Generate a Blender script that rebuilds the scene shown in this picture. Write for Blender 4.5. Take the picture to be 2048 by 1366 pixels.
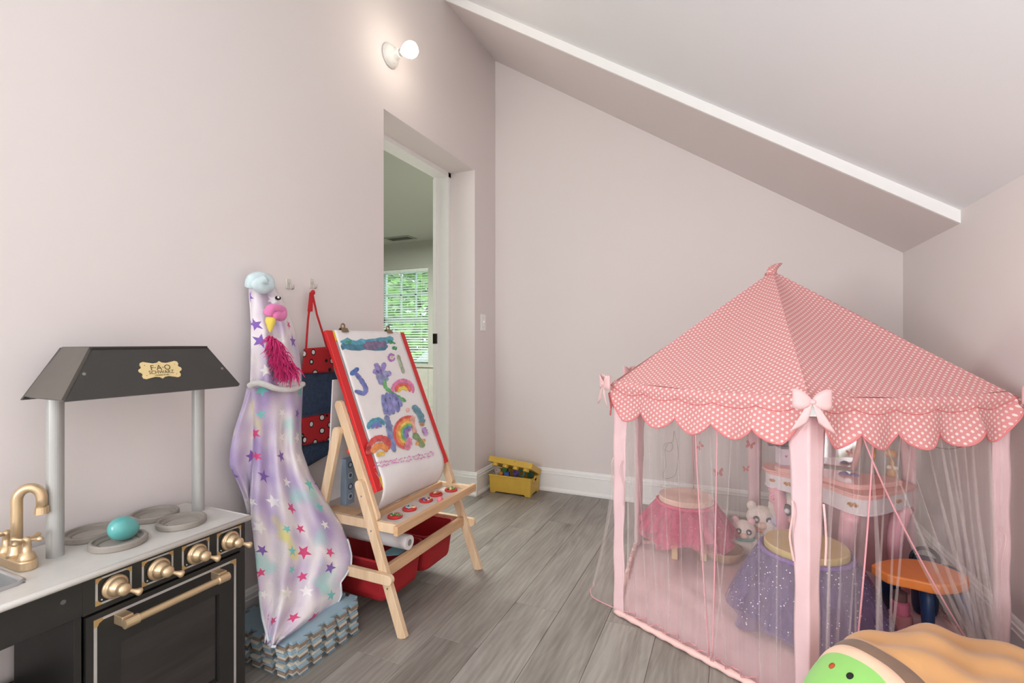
import bpy, bmesh, math, random
from mathutils import Vector, Matrix
random.seed(7)
R = math.radians
sc = bpy.context.scene
for o in list(bpy.data.objects): bpy.data.objects.remove(o, do_unlink=True)
C = sc.collection

# ------------------------------------------------------------------ camera
F, CX, CY, H = 970.0, 1024.0, 683.0, 1.05
YAW = math.atan(436 / 970)
FW = (-math.sin(YAW), math.cos(YAW)); RT = (math.cos(YAW), math.sin(YAW))
cd = bpy.data.cameras.new('camera'); cam = bpy.data.objects.new('camera', cd); C.objects.link(cam)
cam.location = (0, 0, H); cam.rotation_euler = (R(90), 0, YAW)
cd.sensor_width = 36; cd.lens = F / 2048 * 36; cd.clip_start = 0.02
sc.camera = cam

# ------------------------------------------------------------------ world, lights, exposure
w = bpy.data.worlds.new('world'); sc.world = w; w.use_nodes = True
bg = w.node_tree.nodes['Background']
bg.inputs[0].default_value = (0.80, 0.92, 1.0, 1); bg.inputs[1].default_value = 1.25
def area(name, loc, rot, sx, sy, power, col=(1, 1, 1)):
    l = bpy.data.lights.new(name, 'AREA'); l.shape = 'RECTANGLE'; l.size = sx; l.size_y = sy
    l.energy = power; l.color = col
    o = bpy.data.objects.new(name, l); C.objects.link(o); o.location = loc; o.rotation_euler = rot
    return o
# added lamp behind the camera that lights the room, set at a made-up window
area('added_rear_lamp', (-0.80, -4.10, 1.30), (R(90), 0, 0), 1.3, 1.2, 46, (0.975, 0.99, 1.0))
# added lamp at the left wall, brightens the right wall and ceiling
area('added_side_lamp', (-1.56, -1.30, 1.20), (0, R(-90), 0), 0.8, 1.1, 52, (0.975, 0.99, 1.0))
# added lamp under the next room's ceiling, brightens that room
area('added_next_room_lamp', (-3.2, 3.4, 2.36), (0, 0, 0), 1.6, 1.6, 95, (0.97, 1.0, 0.92))
sun = bpy.data.lights.new('sun', 'SUN'); sun.energy = 1.3; sun.angle = R(3)
so = bpy.data.objects.new('sun', sun); C.objects.link(so); so.rotation_euler = (R(38), R(-25), 0)
sc.view_settings.view_transform = 'Standard'; sc.view_settings.look = 'None'
sc.view_settings.gamma = 1; sc.view_settings.use_curve_mapping = False
sc.view_settings.exposure = 0.53
try: sc.cycles.transparent_max_bounces = 32
except Exception: pass

# ------------------------------------------------------------------ helpers: pixels to places
def ray(u, v):
    a = (u - CX) / F; b = (CY - v) / F
    return (FW[0] + RT[0] * a, FW[1] + RT[1] * a, b)
def onz(u, v, z): d = ray(u, v); t = (z - H) / d[2]; return Vector((d[0] * t, d[1] * t, z))
def onx(u, v, x): d = ray(u, v); t = x / d[0]; return Vector((x, d[1] * t, H + d[2] * t))
def ony(u, v, y): d = ray(u, v); t = y / d[1]; return Vector((d[0] * t, y, H + d[2] * t))
def onp(u, v, p0, n):
    d = Vector(ray(u, v)); o = Vector((0, 0, H)); t = (Vector(p0) - o).dot(n) / d.dot(n); return o + d * t

# ------------------------------------------------------------------ helpers: objects
def tag(o, label, cat, group=None):
    o['label'] = label; o['category'] = cat
    if group: o['group'] = group
    return o
ORG = {}
def thing(name, label, cat, loc, group=None):
    o = bpy.data.objects.new(name, None); C.objects.link(o); o.location = loc; o.empty_display_size = .05
    ORG[o.name] = Vector(loc); tag(o, label, cat, group); return o
def obj(name, vf, mat, parent=None, smooth=False, uvs=None, bevel=0, mats=None, fmi=None, label=None, solid=0, subsurf=0):
    """vf = (verts, faces) in WORLD coordinates; linked as ONE mesh object"""
    vs, fs = vf
    vs = [Vector(v) for v in vs]
    if parent is not None: org = ORG[parent.name]
    else:
        xs = [v.x for v in vs]; ys = [v.y for v in vs]; zs = [v.z for v in vs]
        org = Vector(((min(xs) + max(xs)) / 2, (min(ys) + max(ys)) / 2, min(zs)))
    me = bpy.data.meshes.new(name)
    me.from_pydata([tuple(v - org) for v in vs], [], fs)
    for m in (mats or [mat]): me.materials.append(m)
    if fmi:
        for p, k in zip(me.polygons, fmi): p.material_index = k
    if uvs:
        ul = me.uv_layers.new(name='UVMap')
        for lp in me.loops: ul.data[lp.index].uv = uvs[lp.vertex_index]
    me.validate(); me.update()
    bm = bmesh.new(); bm.from_mesh(me)
    if not solid: bmesh.ops.recalc_face_normals(bm, faces=bm.faces)
    if bevel:
        es = [e for e in bm.edges if len(e.link_faces) == 2 and e.calc_face_angle(0) > R(35)]
        bmesh.ops.bevel(bm, geom=es, offset=bevel, segments=2, affect='EDGES', profile=.5)
    bm.to_mesh(me); bm.free()
    if smooth:
        for p in me.polygons: p.use_smooth = True
    o = bpy.data.objects.new(name, me); C.objects.link(o)
    if parent is not None: o.parent = parent; ORG[o.name] = org
    else: o.location = org; ORG[o.name] = org
    if solid:
        md = o.modifiers.new('solid', 'SOLIDIFY'); md.thickness = solid; md.offset = 0
    if subsurf:
        md = o.modifiers.new('sub', 'SUBSURF'); md.levels = subsurf; md.render_levels = subsurf
    if label: o['label'] = label
    return o
def struct(name, vf, mat, **k):
    o = obj(name, vf, mat, **k)
    if o.parent is None: o['kind'] = 'structure'
    return o
def sgroup(name, loc=(0, 0, 0)):
    o = bpy.data.objects.new(name, None); C.objects.link(o); o.location = loc; ORG[o.name] = Vector(loc); o['kind'] = 'structure'; return o

def join(*parts):
    V, Fa = [], []
    for vs, fs in parts:
        n = len(V); V += [Vector(v) for v in vs]; Fa += [tuple(i + n for i in f) for f in fs]
    return V, Fa
def box(x0, x1, y0, y1, z0, z1):
    v = [(x, y, z) for x in (x0, x1) for y in (y0, y1) for z in (z0, z1)]
    return v, [(0, 1, 3, 2), (4, 6, 7, 5), (0, 4, 5, 1), (2, 3, 7, 6), (0, 2, 6, 4), (1, 5, 7, 3)]
def basis(n):
    n = Vector(n).normalized(); a = Vector((0, 0, 1)) if abs(n.z) < .9 else Vector((1, 0, 0))
    s = a.cross(n).normalized(); return s, n.cross(s), n
def lathe(prof, base, axis=(0, 0, 1), n=24, sx=1, sy=1):
    s, t, a = basis(axis); base = Vector(base); V, Fa = [], []
    for r, h in prof:
        for i in range(n):
            an = 2 * math.pi * i / n
            V.append(base + a * h + s * (r * sx * math.cos(an)) + t * (r * sy * math.sin(an)))
    for j in range(len(prof) - 1):
        for i in range(n):
            k = (i + 1) % n; Fa.append((j * n + i, j * n + k, (j + 1) * n + k, (j + 1) * n + i))
    if prof[0][0] > 1e-5: Fa.append(tuple(range(n))[::-1])
    if prof[-1][0] > 1e-5: Fa.append(tuple(range((len(prof) - 1) * n, len(prof) * n)))
    return V, Fa
def ball(c, r, n=16, sx=1, sy=1, sz=1, m=10):
    prof = [(max(1e-6, math.sin(math.pi * i / m)), -math.cos(math.pi * i / m)) for i in range(m + 1)]
    V, Fa = lathe(prof, (0, 0, 0), (0, 0, 1), n)
    return [Vector((c[0] + v.x * r * sx, c[1] + v.y * r * sy, c[2] + v.z * r * sz)) for v in V], Fa
def tube(path, r, n=8, closed=False, cap=True, flat=1.0):
    P = [Vector(p) for p in path]; V, Fa = [], []; m = len(P); up = None
    for i, p in enumerate(P):
        if closed: d = P[(i + 1) % m] - P[i - 1]
        else: d = P[min(i + 1, m - 1)] - P[max(i - 1, 0)]
        d = d.normalized() if d.length > 1e-9 else Vector((0, 0, 1))
        if up is None: s, t, _ = basis(d)
        else:
            s = (up - d * up.dot(d))
            s = s.normalized() if s.length > 1e-6 else basis(d)[0]
            t = d.cross(s)
        up = s; rr = r[i] if isinstance(r, (list, tuple)) else r
        for k in range(n):
            a = 2 * math.pi * k / n; V.append(p + s * (rr * math.cos(a)) + t * (rr * flat * math.sin(a)))
    for i in range(m if closed else m - 1):
        j = (i + 1) % m
        for k in range(n):
            l = (k + 1) % n; Fa.append((i * n + k, i * n + l, j * n + l, j * n + k))
    if cap and not closed:
        Fa.append(tuple(range(n))[::-1]); Fa.append(tuple(range((m - 1) * n, m * n)))
    return V, Fa
def prism(poly, o, ax, ay, az, h):
    """2D outline in the frame (o, ax, ay), pushed h along az"""
    o, ax, ay, az = Vector(o), Vector(ax), Vector(ay), Vector(az); n = len(poly)
    V = [o + ax * p[0] + ay * p[1] for p in poly] + [o + ax * p[0] + ay * p[1] + az * h for p in poly]
    Fa = [tuple(range(n))[::-1], tuple(range(n, 2 * n))] + [(i, (i + 1) % n, n + (i + 1) % n, n + i) for i in range(n)]
    return V, Fa
def grid(fn, nu, nv):
    V = [Vector(fn(i / nu, j / nv)) for j in range(nv + 1) for i in range(nu + 1)]
    Fa = [(j * (nu + 1) + i, j * (nu + 1) + i + 1, (j + 1) * (nu + 1) + i + 1, (j + 1) * (nu + 1) + i) for j in range(nv) for i in range(nu)]
    return V, Fa
def bar(x0, z0, x1, z1, wd, y0, y1, round0=False, round1=True):
    """flat timber in an x-z plane, rounded at its ends, between y0 and y1"""
    d = Vector((x1 - x0, z1 - z0)); L = d.length; d.normalize(); n = Vector((-d.y, d.x)); h = wd / 2; P = []
    def arc(cx, a0):
        return [(cx + h * math.cos(a0 + math.pi * i / 8), h * math.sin(a0 + math.pi * i / 8)) for i in range(9)]
    P += arc(L - h, -math.pi / 2) if round1 else [(L, -h), (L, h)]
    P += arc(h, math.pi / 2) if round0 else [(0, h), (0, -h)]
    return prism(P, (x0, y0, z0), (d.x, 0, d.y), (n.x, 0, n.y), (0, 1, 0), y1 - y0)
def interp(tab, v):
    if v <= tab[0][0]: return tab[0][1:]
    for a, b in zip(tab, tab[1:]):
        if v <= b[0]:
            t = (v - a[0]) / (b[0] - a[0]); return tuple(p + (q - p) * t for p, q in zip(a[1:], b[1:]))
    return tab[-1][1:]
def smooth_path(P, n=8):
    P = [Vector(p) for p in P]; out = []
    for i in range(len(P) - 1):
        a, b, c, d = P[max(i - 1, 0)], P[i], P[i + 1], P[min(i + 2, len(P) - 1)]
        for k in range(n):
            t = k / n
            out.append(.5 * ((2 * b) + (c - a) * t + (2 * a - 5 * b + 4 * c - d) * t * t + (3 * b - a - 3 * c + d) * t ** 3))
    out.append(P[-1]); return out
def textmesh(s, size, o, ax, ay, az, off=.0006, depth=.0006, align='CENTER'):
    c = bpy.data.curves.new('t', 'FONT'); c.body = s; c.size = size; c.align_x = align; c.align_y = 'CENTER'; c.extrude = depth
    t = bpy.data.objects.new('t', c); C.objects.link(t)
    dg = bpy.context.evaluated_depsgraph_get(); dg.update()
    me = bpy.data.meshes.new_from_object(t.evaluated_get(dg))
    o, ax, ay, az = Vector(o), Vector(ax), Vector(ay), Vector(az)
    V = [o + ax * v.co.x + ay * v.co.y + az * (v.co.z + off) for v in me.vertices]; Fa = [tuple(p.vertices) for p in me.polygons]
    bpy.data.objects.remove(t, do_unlink=True); bpy.data.meshes.remove(me); bpy.data.curves.remove(c)
    return V, Fa

# ------------------------------------------------------------------ helpers: materials
def lin(c):
    return tuple((x / 12.92 if x <= .04045 else ((x + .055) / 1.055) ** 2.4) for x in [q / 255 for q in c]) + (1,)
class N:
    def __init__(s, name):
        s.m = bpy.data.materials.new(name); s.m.use_nodes = True; s.t = s.m.node_tree; s.n = s.t.nodes
        s.b = s.n['Principled BSDF']; s.out = s.n['Material Output']
    def new(s, t, **k):
        x = s.n.new(t)
        for a, b in k.items(): setattr(x, a, b)
        return x
    def link(s, a, b): s.t.links.new(a, b)
    def put(s, sock, v):
        if isinstance(v, bpy.types.NodeSocket): s.link(v, sock)
        else: sock.default_value = v
    def math(s, op, a, b=0, c=0):
        x = s.new('ShaderNodeMath', operation=op); s.put(x.inputs[0], a); s.put(x.inputs[1], b); s.put(x.inputs[2], c); return x.outputs[0]
    def mix(s, f, a, b):
        x = s.new('ShaderNodeMix', data_type='RGBA'); s.put(x.inputs[0], f); s.put(x.inputs[6], a); s.put(x.inputs[7], b); return x.outputs[2]
    def noise(s, vec, scale, detail=3, rough=.5):
        x = s.new('ShaderNodeTexNoise'); x.inputs['Scale'].default_value = scale; x.inputs['Detail'].default_value = detail; x.inputs['Roughness'].default_value = rough
        if vec is not None: s.link(vec, x.inputs['Vector'])
        return x.outputs['Fac']
    def coord(s, kind='Object'): return s.new('ShaderNodeTexCoord').outputs[kind]
    def mapv(s, vec, scale=(1, 1, 1), loc=(0, 0, 0)):
        x = s.new('ShaderNodeMapping'); x.inputs['Scale'].default_value = scale; s.put(x.inputs['Location'], loc); s.link(vec, x.inputs['Vector']); return x.outputs[0]
    def ramp(s, f, stops, interp='LINEAR'):
        x = s.new('ShaderNodeValToRGB'); r = x.color_ramp; r.interpolation = interp
        while len(r.elements) < len(stops): r.elements.new(.5)
        for e, (p, c) in zip(r.elements, stops): e.position = p; e.color = c
        s.link(f, x.inputs[0]); return x.outputs[0]
    def bump(s, h, st=.2, d=.01):
        x = s.new('ShaderNodeBump'); x.inputs['Strength'].default_value = st; x.inputs['Distance'].default_value = d
        s.link(h, x.inputs['Height']); s.link(x.outputs[0], s.b.inputs['Normal'])
    def col(s, c): s.put(s.b.inputs['Base Color'], c)
MC = {}
def mat(name, c, rough=.5, metal=0, var=.06, vs=18, bump=0, bs=60, spec=.5, sheen=0, coat=0, emit=0):
    if name in MC: return MC[name]
    n = N(name); b = n.b; b.inputs['Roughness'].default_value = rough; b.inputs['Metallic'].default_value = metal
    b.inputs['Specular IOR Level'].default_value = spec
    L = lin(c)
    co = n.coord(); f = n.noise(co, vs)
    dk = tuple(x * (1 - var) for x in L[:3]) + (1,); lt = tuple(min(1, x * (1 + var)) for x in L[:3]) + (1,)
    n.col(n.ramp(f, [(.3, dk), (.7, lt)]))
    if bump: n.bump(n.noise(co, bs, 4), bump, .004)
    if sheen: b.inputs['Sheen Weight'].default_value = sheen
    if coat: b.inputs['Coat Weight'].default_value = coat
    if emit:
        b.inputs['Emission Color'].default_value = L; b.inputs['Emission Strength'].default_value = emit
    MC[name] = n.m; return n.m

def m_wall(name, c, var=.02):
    n = N(name); n.b.inputs['Roughness'].default_value = .75; co = n.coord()
    L = lin(c); f = n.noise(co, 1.3, 4)
    n.col(n.ramp(f, [(.3, tuple(x * (1 - var) for x in L[:3]) + (1,)), (.7, L)]))
    n.bump(n.noise(co, 90, 3), .05, .003); return n.m
WALL = m_wall('pink_wall_paint', (235, 227, 225))
CEIL = m_wall('white_ceiling_paint', (247, 250, 252))
GREYW = m_wall('grey_green_wall_paint', (178, 179, 170))
TRIM = mat('white_trim_paint', (252, 252, 250), .35, var=.015, spec=.5)
BLACKP = mat('black_painted_board', (40, 38, 37), .45, var=.1, bump=.03, bs=120)
SILV = mat('silver_grey_plastic', (178, 178, 176), .38, .25, var=.03)
COUNT = mat('grey_countertop', (210, 207, 202), .32, var=.03, vs=30)
BURN = mat('taupe_plastic', (150, 143, 135), .5, var=.04)
GOLD = mat('champagne_gold', (212, 186, 150), .34, .7, var=.05)
WOOD = None
def m_wood(name, c1, c2, along='x', rough=.55):
    n = N(name); n.b.inputs['Roughness'].default_value = rough; co = n.coord()
    sc_ = {'x': (3, 40, 40), 'y': (40, 3, 40), 'z': (40, 40, 3)}[along]
    f = n.noise(n.mapv(co, sc_), 1.0, 6, .6)
    n.col(n.ramp(f, [(.3, lin(c1)), (.7, lin(c2))])); n.bump(f, .06, .002); return n.m
PINE = m_wood('pale_pine', (219, 184, 146), (240, 212, 178), 'z')
PINEY = m_wood('pale_pine_tray', (206, 160, 118), (232, 194, 154), 'y')
def m_floor():
    n = N('grey_vinyl_plank'); n.b.inputs['Roughness'].default_value = .42; n.b.inputs['Specular IOR Level'].default_value = .35
    co = n.coord(); oi = n.new('ShaderNodeObjectInfo'); rnd = oi.outputs['Random']
    cmb = n.new('ShaderNodeCombineXYZ'); n.put(cmb.inputs[0], n.math('MULTIPLY', rnd, 37)); n.put(cmb.inputs[1], n.math('MULTIPLY', rnd, 91))
    v = n.mapv(co, (1, 1, 1), cmb.outputs[0])
    warp = n.noise(n.mapv(v, (7, 1.3, 1)), 1, 2)
    vv = n.new('ShaderNodeVectorMath', operation='ADD'); n.link(n.mapv(v, (62, 3.2, 1)), vv.inputs[0])
    c2 = n.new('ShaderNodeCombineXYZ'); n.put(c2.inputs[0], n.math('MULTIPLY', warp, 14)); n.link(c2.outputs[0], vv.inputs[1])
    g = n.noise(vv.outputs[0], 1.0, 6, .65); big = n.noise(n.mapv(v, (13, 2.6, 1)), 1.0, 4)
    wv = n.new('ShaderNodeTexWave'); wv.bands_direction = 'X'; wv.inputs['Scale'].default_value = 14; wv.inputs['Distortion'].default_value = 14; wv.inputs['Detail'].default_value = 3; wv.inputs['Detail Scale'].default_value = .6
    n.link(n.mapv(v, (1, .16, 1)), wv.inputs['Vector'])
    fine = n.noise(n.mapv(v, (300, 9, 1)), 1.0, 3)
    f = n.math('ADD', n.math('MULTIPLY', g, .42), n.math('ADD', n.math('MULTIPLY', big, .60), n.math('ADD', n.math('MULTIPLY', wv.outputs['Fac'], .07), n.math('MULTIPLY', rnd, .17))))
    f = n.math('ADD', f, n.math('MULTIPLY', fine, .22))
    c = n.ramp(f, [(.36, lin((98, 91, 84))), (.64, lin((136, 130, 123))), (.92, lin((168, 163, 156)))])
    kn = n.new('ShaderNodeTexVoronoi'); kn.inputs['Scale'].default_value = 1; n.link(n.mapv(v, (5.2, 1.7, 1)), kn.inputs['Vector'])
    kf = n.ramp(kn.outputs['Distance'], [(0, (1, 1, 1, 1)), (.045, (.75, .75, .75, 1)), (.11, (0, 0, 0, 1))])
    n.col(n.mix(n.math('MULTIPLY', kf, .62), c, lin((88, 78, 69)))); n.bump(n.math('ADD', g, fine), .08, .002); return n.m
FLOOR = m_floor()
GAPM = mat('dark_floor_gap', (96, 90, 84), .8)

def m_dots():
    n = N('pink_polka_dot_cotton'); n.b.inputs['Roughness'].default_value = .85; n.b.inputs['Specular IOR Level'].default_value = .2
    sp = n.new('ShaderNodeSeparateXYZ'); n.link(n.coord('UV'), sp.inputs[0]); A, B = .0238, .0172
    def d(off):
        q = []
        for i, S in enumerate((A, B)):
            x = n.math('FRACT', n.math('ADD', n.math('DIVIDE', sp.outputs[i], S), 100.5 + off)); q.append(n.math('MULTIPLY', n.math('SUBTRACT', x, .5), S))
        return n.math('SQRT', n.math('ADD', n.math('MULTIPLY', q[0], q[0]), n.math('MULTIPLY', q[1], q[1])))
    dd = n.math('MINIMUM', d(0), d(.5)); f = n.math('LESS_THAN', dd, .0037)
    n.col(n.mix(f, lin((230, 160, 159)), lin((250, 232, 228))))
    n.bump(n.noise(n.coord(), 500, 2), .06, .001)
    n.b.inputs['Sheen Weight'].default_value = .1
    # cotton lets some light through
    tr = n.new('ShaderNodeBsdfTranslucent'); n.put(tr.inputs[0], n.mix(f, lin((234, 166, 165)), lin((250, 226, 222))))
    ms = n.new('ShaderNodeMixShader'); ms.inputs[0].default_value = .22
    n.link(n.b.outputs[0], ms.inputs[1]); n.link(tr.outputs[0], ms.inputs[2]); n.link(ms.outputs[0], n.out.inputs[0]); return n.m
DOTS = m_dots()
def m_tulle(name, c, op):
    n = N(name); tp = n.new('ShaderNodeBsdfTransparent'); df = n.new('ShaderNodeBsdfDiffuse'); tl = n.new('ShaderNodeBsdfTranslucent')
    df.inputs[0].default_value = lin(c); tl.inputs[0].default_value = lin(c)
    a = n.new('ShaderNodeMixShader'); a.inputs[0].default_value = .5; n.link(df.outputs[0], a.inputs[1]); n.link(tl.outputs[0], a.inputs[2])
    b = n.new('ShaderNodeMixShader'); f = n.noise(n.mapv(n.coord(), (45, 45, 2)), 1, 2)
    n.link(n.math('MULTIPLY', f, op * 2), b.inputs[0]); n.link(tp.outputs[0], b.inputs[1]); n.link(a.outputs[0], b.inputs[2]); n.link(b.outputs[0], n.out.inputs[0])
    n.n.remove(n.b); return n.m
TULLE = m_tulle('pale_pink_tulle', (255, 250, 249), .15)
TULLB = m_tulle('rear_tulle', (255, 250, 249), .08)
TULLE2 = m_tulle('gathered_tulle', (255, 248, 247), .17)
SATIN = mat('pink_satin', (236, 200, 204), .42, var=.05, vs=10, bump=.12, bs=14, sheen=.2)
RIBBON = mat('pale_pink_ribbon', (236, 194, 194), .5, var=.03, sheen=.1)
PIPING = mat('rose_piping', (232, 164, 172), .6)

# ================================================================== SETTING
WX, WY, EX, RY = -1.59, 3.235, 0.847, -4.2      # left wall, back wall, right wall, rear wall
zc = lambda x: 1.578 + .66 * (EX - x)
zs = lambda x: 1.526 + .66 * (EX - x)
SY = 2.52
# floor of separate planks
fl = struct('floor', box(WX - .3, EX + .12, RY - .12, WY + .12, -.06, -.0025), GAPM)
PW, PL = .182, 1.22
pm = None; k = 0
x = WX - .29
while x < EX + .02:
    y = RY - random.uniform(.05, 1.1)
    while y < WY:
        y0, y1 = max(y, RY), min(y + PL, WY)
        if y1 - y0 > .02:
            v, f = box(x + .0006, x + PW - .0006, y0 + .0006, y1 - .0006, -.02, 0)
            o = obj('plank', (v, f), FLOOR, fl, bevel=.0012)
        y += PL
    x += PW
# left wall with the doorway recess
OY0, OY1, OZ = 1.962, 2.917, 2.222
struct('wall_left', join(box(WX - .2, WX, RY - .12, -1.9, 0, 3.4), box(WX - .2, WX, -.7, OY0, 0, 3.4), box(WX - .2, WX, -1.9, -.7, 0, .75), box(WX - .2, WX, -1.9, -.7, 1.65, 3.4), box(WX - .2, WX, OY1, WY + .12, 0, 3.4), box(WX - .2, WX, OY0, OY1, OZ, 3.4)), WALL)
struct('wall_back', prism([(WX - .02, 0), (EX + .1, 0), (EX + .1, 1.62), (WX - .02, 3.3)], (0, WY, 0), (1, 0, 0), (0, 0, 1), (0, 1, 0), .12), WALL)
struct('wall_right', box(EX, EX + .12, RY - .12, WY + .1, 0, 1.75), WALL)
# rear gable wall behind the camera, with an opening added for the rear lamp
wx0, wx1, wz0, wz1 = -1.45, -.15, .7, 1.9
struct('wall_rear', join(box(WX - .02, wx0, RY - .12, RY, 0, 3.4), box(wx1, EX + .1, RY - .12, RY, 0, 2.2), box(wx0, wx1, RY - .12, RY, 0, wz0), box(wx0, wx1, RY - .12, RY, wz1, 3.4)), WALL)
w2 = sgroup('added_rear_window', (-.8, RY, wz0))  # unseen window, added to go with the rear lamp
for a in ((wx0, wx0 + .05, wz0, wz1), (wx1 - .05, wx1, wz0, wz1), (wx0, wx1, wz0, wz0 + .05), (wx0, wx1, wz1 - .05, wz1), (-.83, -.77, wz0, wz1)):
    obj('window_frame', box(a[0], a[1], RY - .1, RY - .05, a[2], a[3]), TRIM, w2)
w3 = sgroup('added_side_window', (WX - .1, -1.3, .75))  # unseen window, made up as a source for the side lamp
for a in ((-1.9, -1.85, .75, 1.65), (-.75, -.70, .75, 1.65), (-1.9, -.7, .75, .80), (-1.9, -.7, 1.60, 1.65), (-1.33, -1.27, .75, 1.65)):
    obj('window_frame', box(WX - .12, WX - .07, a[0], a[1], a[2], a[3]), TRIM, w3)
ce = struct('ceiling', prism([(WX - .25, zc(WX - .25)), (EX + .15, zc(EX + .15)), (EX + .15, zc(EX + .15) + .15), (WX - .25, zc(WX - .25) + .15)], (0, RY - .15, 0), (1, 0, 0), (0, 0, 1), (0, 1, 0), WY - RY + .3), CEIL)
obj('soffit', prism([(WX, zs(WX)), (EX, zs(EX)), (EX, zc(EX) + .01), (WX, zc(WX) + .01)], (0, SY + .012, 0), (1, 0, 0), (0, 0, 1), (0, 1, 0), WY - SY - .012), WALL, ce, label='lowered pink soffit along the back wall')
obj('fascia', prism([(WX, zs(WX) - .002), (EX + .003, zs(EX) - .002), (EX + .003, zc(EX) + .005), (WX, zc(WX) + .005)], (0, SY, 0), (1, 0, 0), (0, 0, 1), (0, 1, 0), .014), TRIM, ce, label='white trim board on the soffit edge')
# baseboards
BB = [(0, 0), (.026, 0), (.026, .012), (.018, .024), (.016, .026), (.016, .118), (.020, .121), (.020, .124), (.017, .127), (.017, .141), (.012, .144), (.009, .152), (.004, .157), (0, .157)]
struct('baseboard_left', join(prism(BB, (WX, RY, 0), (1, 0, 0), (0, 0, 1), (0, 1, 0), OY0 - RY), prism(BB, (WX, OY1 + .002, 0), (1, 0, 0), (0, 0, 1), (0, 1, 0), WY - OY1 - .004),
      prism(BB, (WX + .024, OY1, 0), (0, -1, 0), (0, 0, 1), (-1, 0, 0), .2)), TRIM)
struct('baseboard_back', prism(BB, (WX, WY, 0), (0, -1, 0), (0, 0, 1), (1, 0, 0), EX - WX), TRIM)
struct('baseboard_right', prism(BB, (EX, RY, 0), (-1, 0, 0), (0, 0, 1), (0, 1, 0), WY - RY), TRIM)
# door frame set back in the recess
dr = sgroup('door_1', (WX - .2, 2.44, 0))
fx0, fx1 = -1.875, -1.782; T = .03
obj('jamb', box(fx0, WX - .19, OY1 - T, OY1 + .05, 0, OZ), TRIM, dr)
obj('jamb', box(fx0, WX - .19, OY0 - .05, OY0 + T, 0, OZ), TRIM, dr)
obj('head', box(fx0, WX - .19, OY0 - .05, OY1 + .05, OZ - T, OZ + .04), TRIM, dr)
obj('door_stop', box(-1.90, -1.873, OY1 - T - .012, OY1 + .05, 0, OZ - T - .006), TRIM, dr)
obj('casing', box(-1.91, -1.875, OY1 - .02, OY1 + .07, 0, OZ + .06), TRIM, dr)
obj('casing', box(-1.91, -1.875, OY0 - .07, OY0 + .02, 0, OZ + .06), TRIM, dr)
obj('casing', box(-1.91, -1.875, OY0 + .02, OY1 - .02, OZ - .014, OZ + .06), TRIM, dr)
obj('strike_plate', box(-1.90, -1.872, OY1 - T - .015, OY1 - T - .0, 1.035, 1.105), mat('dark_bronze', (48, 42, 38), .4, .6), dr, label='dark latch plate on the white jamb')
# next room
NY = 5.6; NX = -5.6; NH = 2.44
struct('floor_next_room', box(NX, WX - .31, -.6, NY, -.06, 0), FLOOR)
struct('ceiling_next_room', box(NX - .1, -1.88, -.6, NY + .1, NH, NH + .1), GREYW)
struct('wall_next_room_left', box(NX - .1, NX, -.6, NY, 0, NH), GREYW)
struct('wall_next_room_near', box(NX, -1.88, -.7, -.6, 0, NH), GREYW)
struct('wall_next_room_right', join(box(-1.88, -1.79, -.7, OY0 - .05, 0, 3.0), box(-1.88, -1.79, OY1 + .05, NY + .1, 0, 3.0), box(-1.88, -1.79, OY0 - .05, OY1 + .05, OZ + .04, 3.0)), GREYW)
nwx0, nwx1, nwz0, nwz1 = -4.62, -3.78, .745, 2.07
struct('wall_next_room_back', join(box(NX, nwx0, NY, NY + .15, 0, NH), box(nwx1, -1.8, NY, NY + .15, 0, NH), box(nwx0, nwx1, NY, NY + .15, 0, nwz0), box(nwx0, nwx1, NY, NY + .15, nwz1, NH)), GREYW)
wn = struct('trim_1', box(NX, -1.88, NY - .02, NY - .001, 0, .70), mat('pale_grey_wainscot', (190, 190, 180), .5), bevel=.002)
obj('cap_rail', box(NX, -1.88, NY - .045, NY - .001, .70, .735), mat('pale_grey_wainscot', (190, 190, 180)), wn)
for i in range(16):
    gx = -4.9 + i * .19
    obj('panel_board', box(gx + .004, gx + .186, NY - .027, NY - .018, .16, .66), mat('pale_grey_wainscot', (190, 190, 180)), wn)
w1 = sgroup('window_1', (-4.2, NY + .1, nwz0))
WFR = mat('pale_green_white_frame', (206, 222, 214), .5)
cxw = (nwx0 + nwx1) / 2; zm = 1.36
for a in ((nwx0, nwx0 + .05, nwz0, nwz1), (nwx1 - .02, nwx1, nwz0, nwz1), (nwx0, nwx1, nwz0, nwz0 + .04), (nwx0, nwx1, nwz1 - .04, nwz1), (nwx0, nwx1, zm - .035, zm + .035)):
    obj('window_frame', box(a[0], a[1], NY + .09, NY + .13, a[2], a[3]), WFR, w1)
for t in (1 / 3, 2 / 3):
    xx = nwx0 + .05 + (nwx1 - nwx0 - .07) * t
    obj('muntin', box(xx - .012, xx + .012, NY + .10, NY + .12, zm, nwz1), WFR, w1)
obj('muntin', box(nwx0, nwx1, NY + .10, NY + .12, 1.70, 1.725), WFR, w1)
glass = N('window_glass'); tp = glass.new('ShaderNodeBsdfTransparent'); gl = glass.new('ShaderNodeBsdfGlossy'); gl.inputs['Roughness'].default_value = .02
tp.inputs[0].default_value = (.93, .97, .95, 1); mx = glass.new('ShaderNodeMixShader'); mx.inputs[0].default_value = .05
glass.link(tp.outputs[0], mx.inputs[1]); glass.link(gl.outputs[0], mx.inputs[2]); glass.link(mx.outputs[0], glass.out.inputs[0])
obj('pane', box(nwx0, nwx1, NY + .108, NY + .112, zm, nwz1), glass.m, w1); obj('pane', box(nwx0, nwx1, NY + .108, NY + .112, nwz0, zm), glass.m, w1)
bl = thing('window_blind', 'white horizontal slat blind over the window seen through the doorway', 'blind', ((nwx0 + nwx1) / 2, NY + .04, nwz0))
BLM = mat('white_blind_slat', (228, 236, 230), .5)
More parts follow.
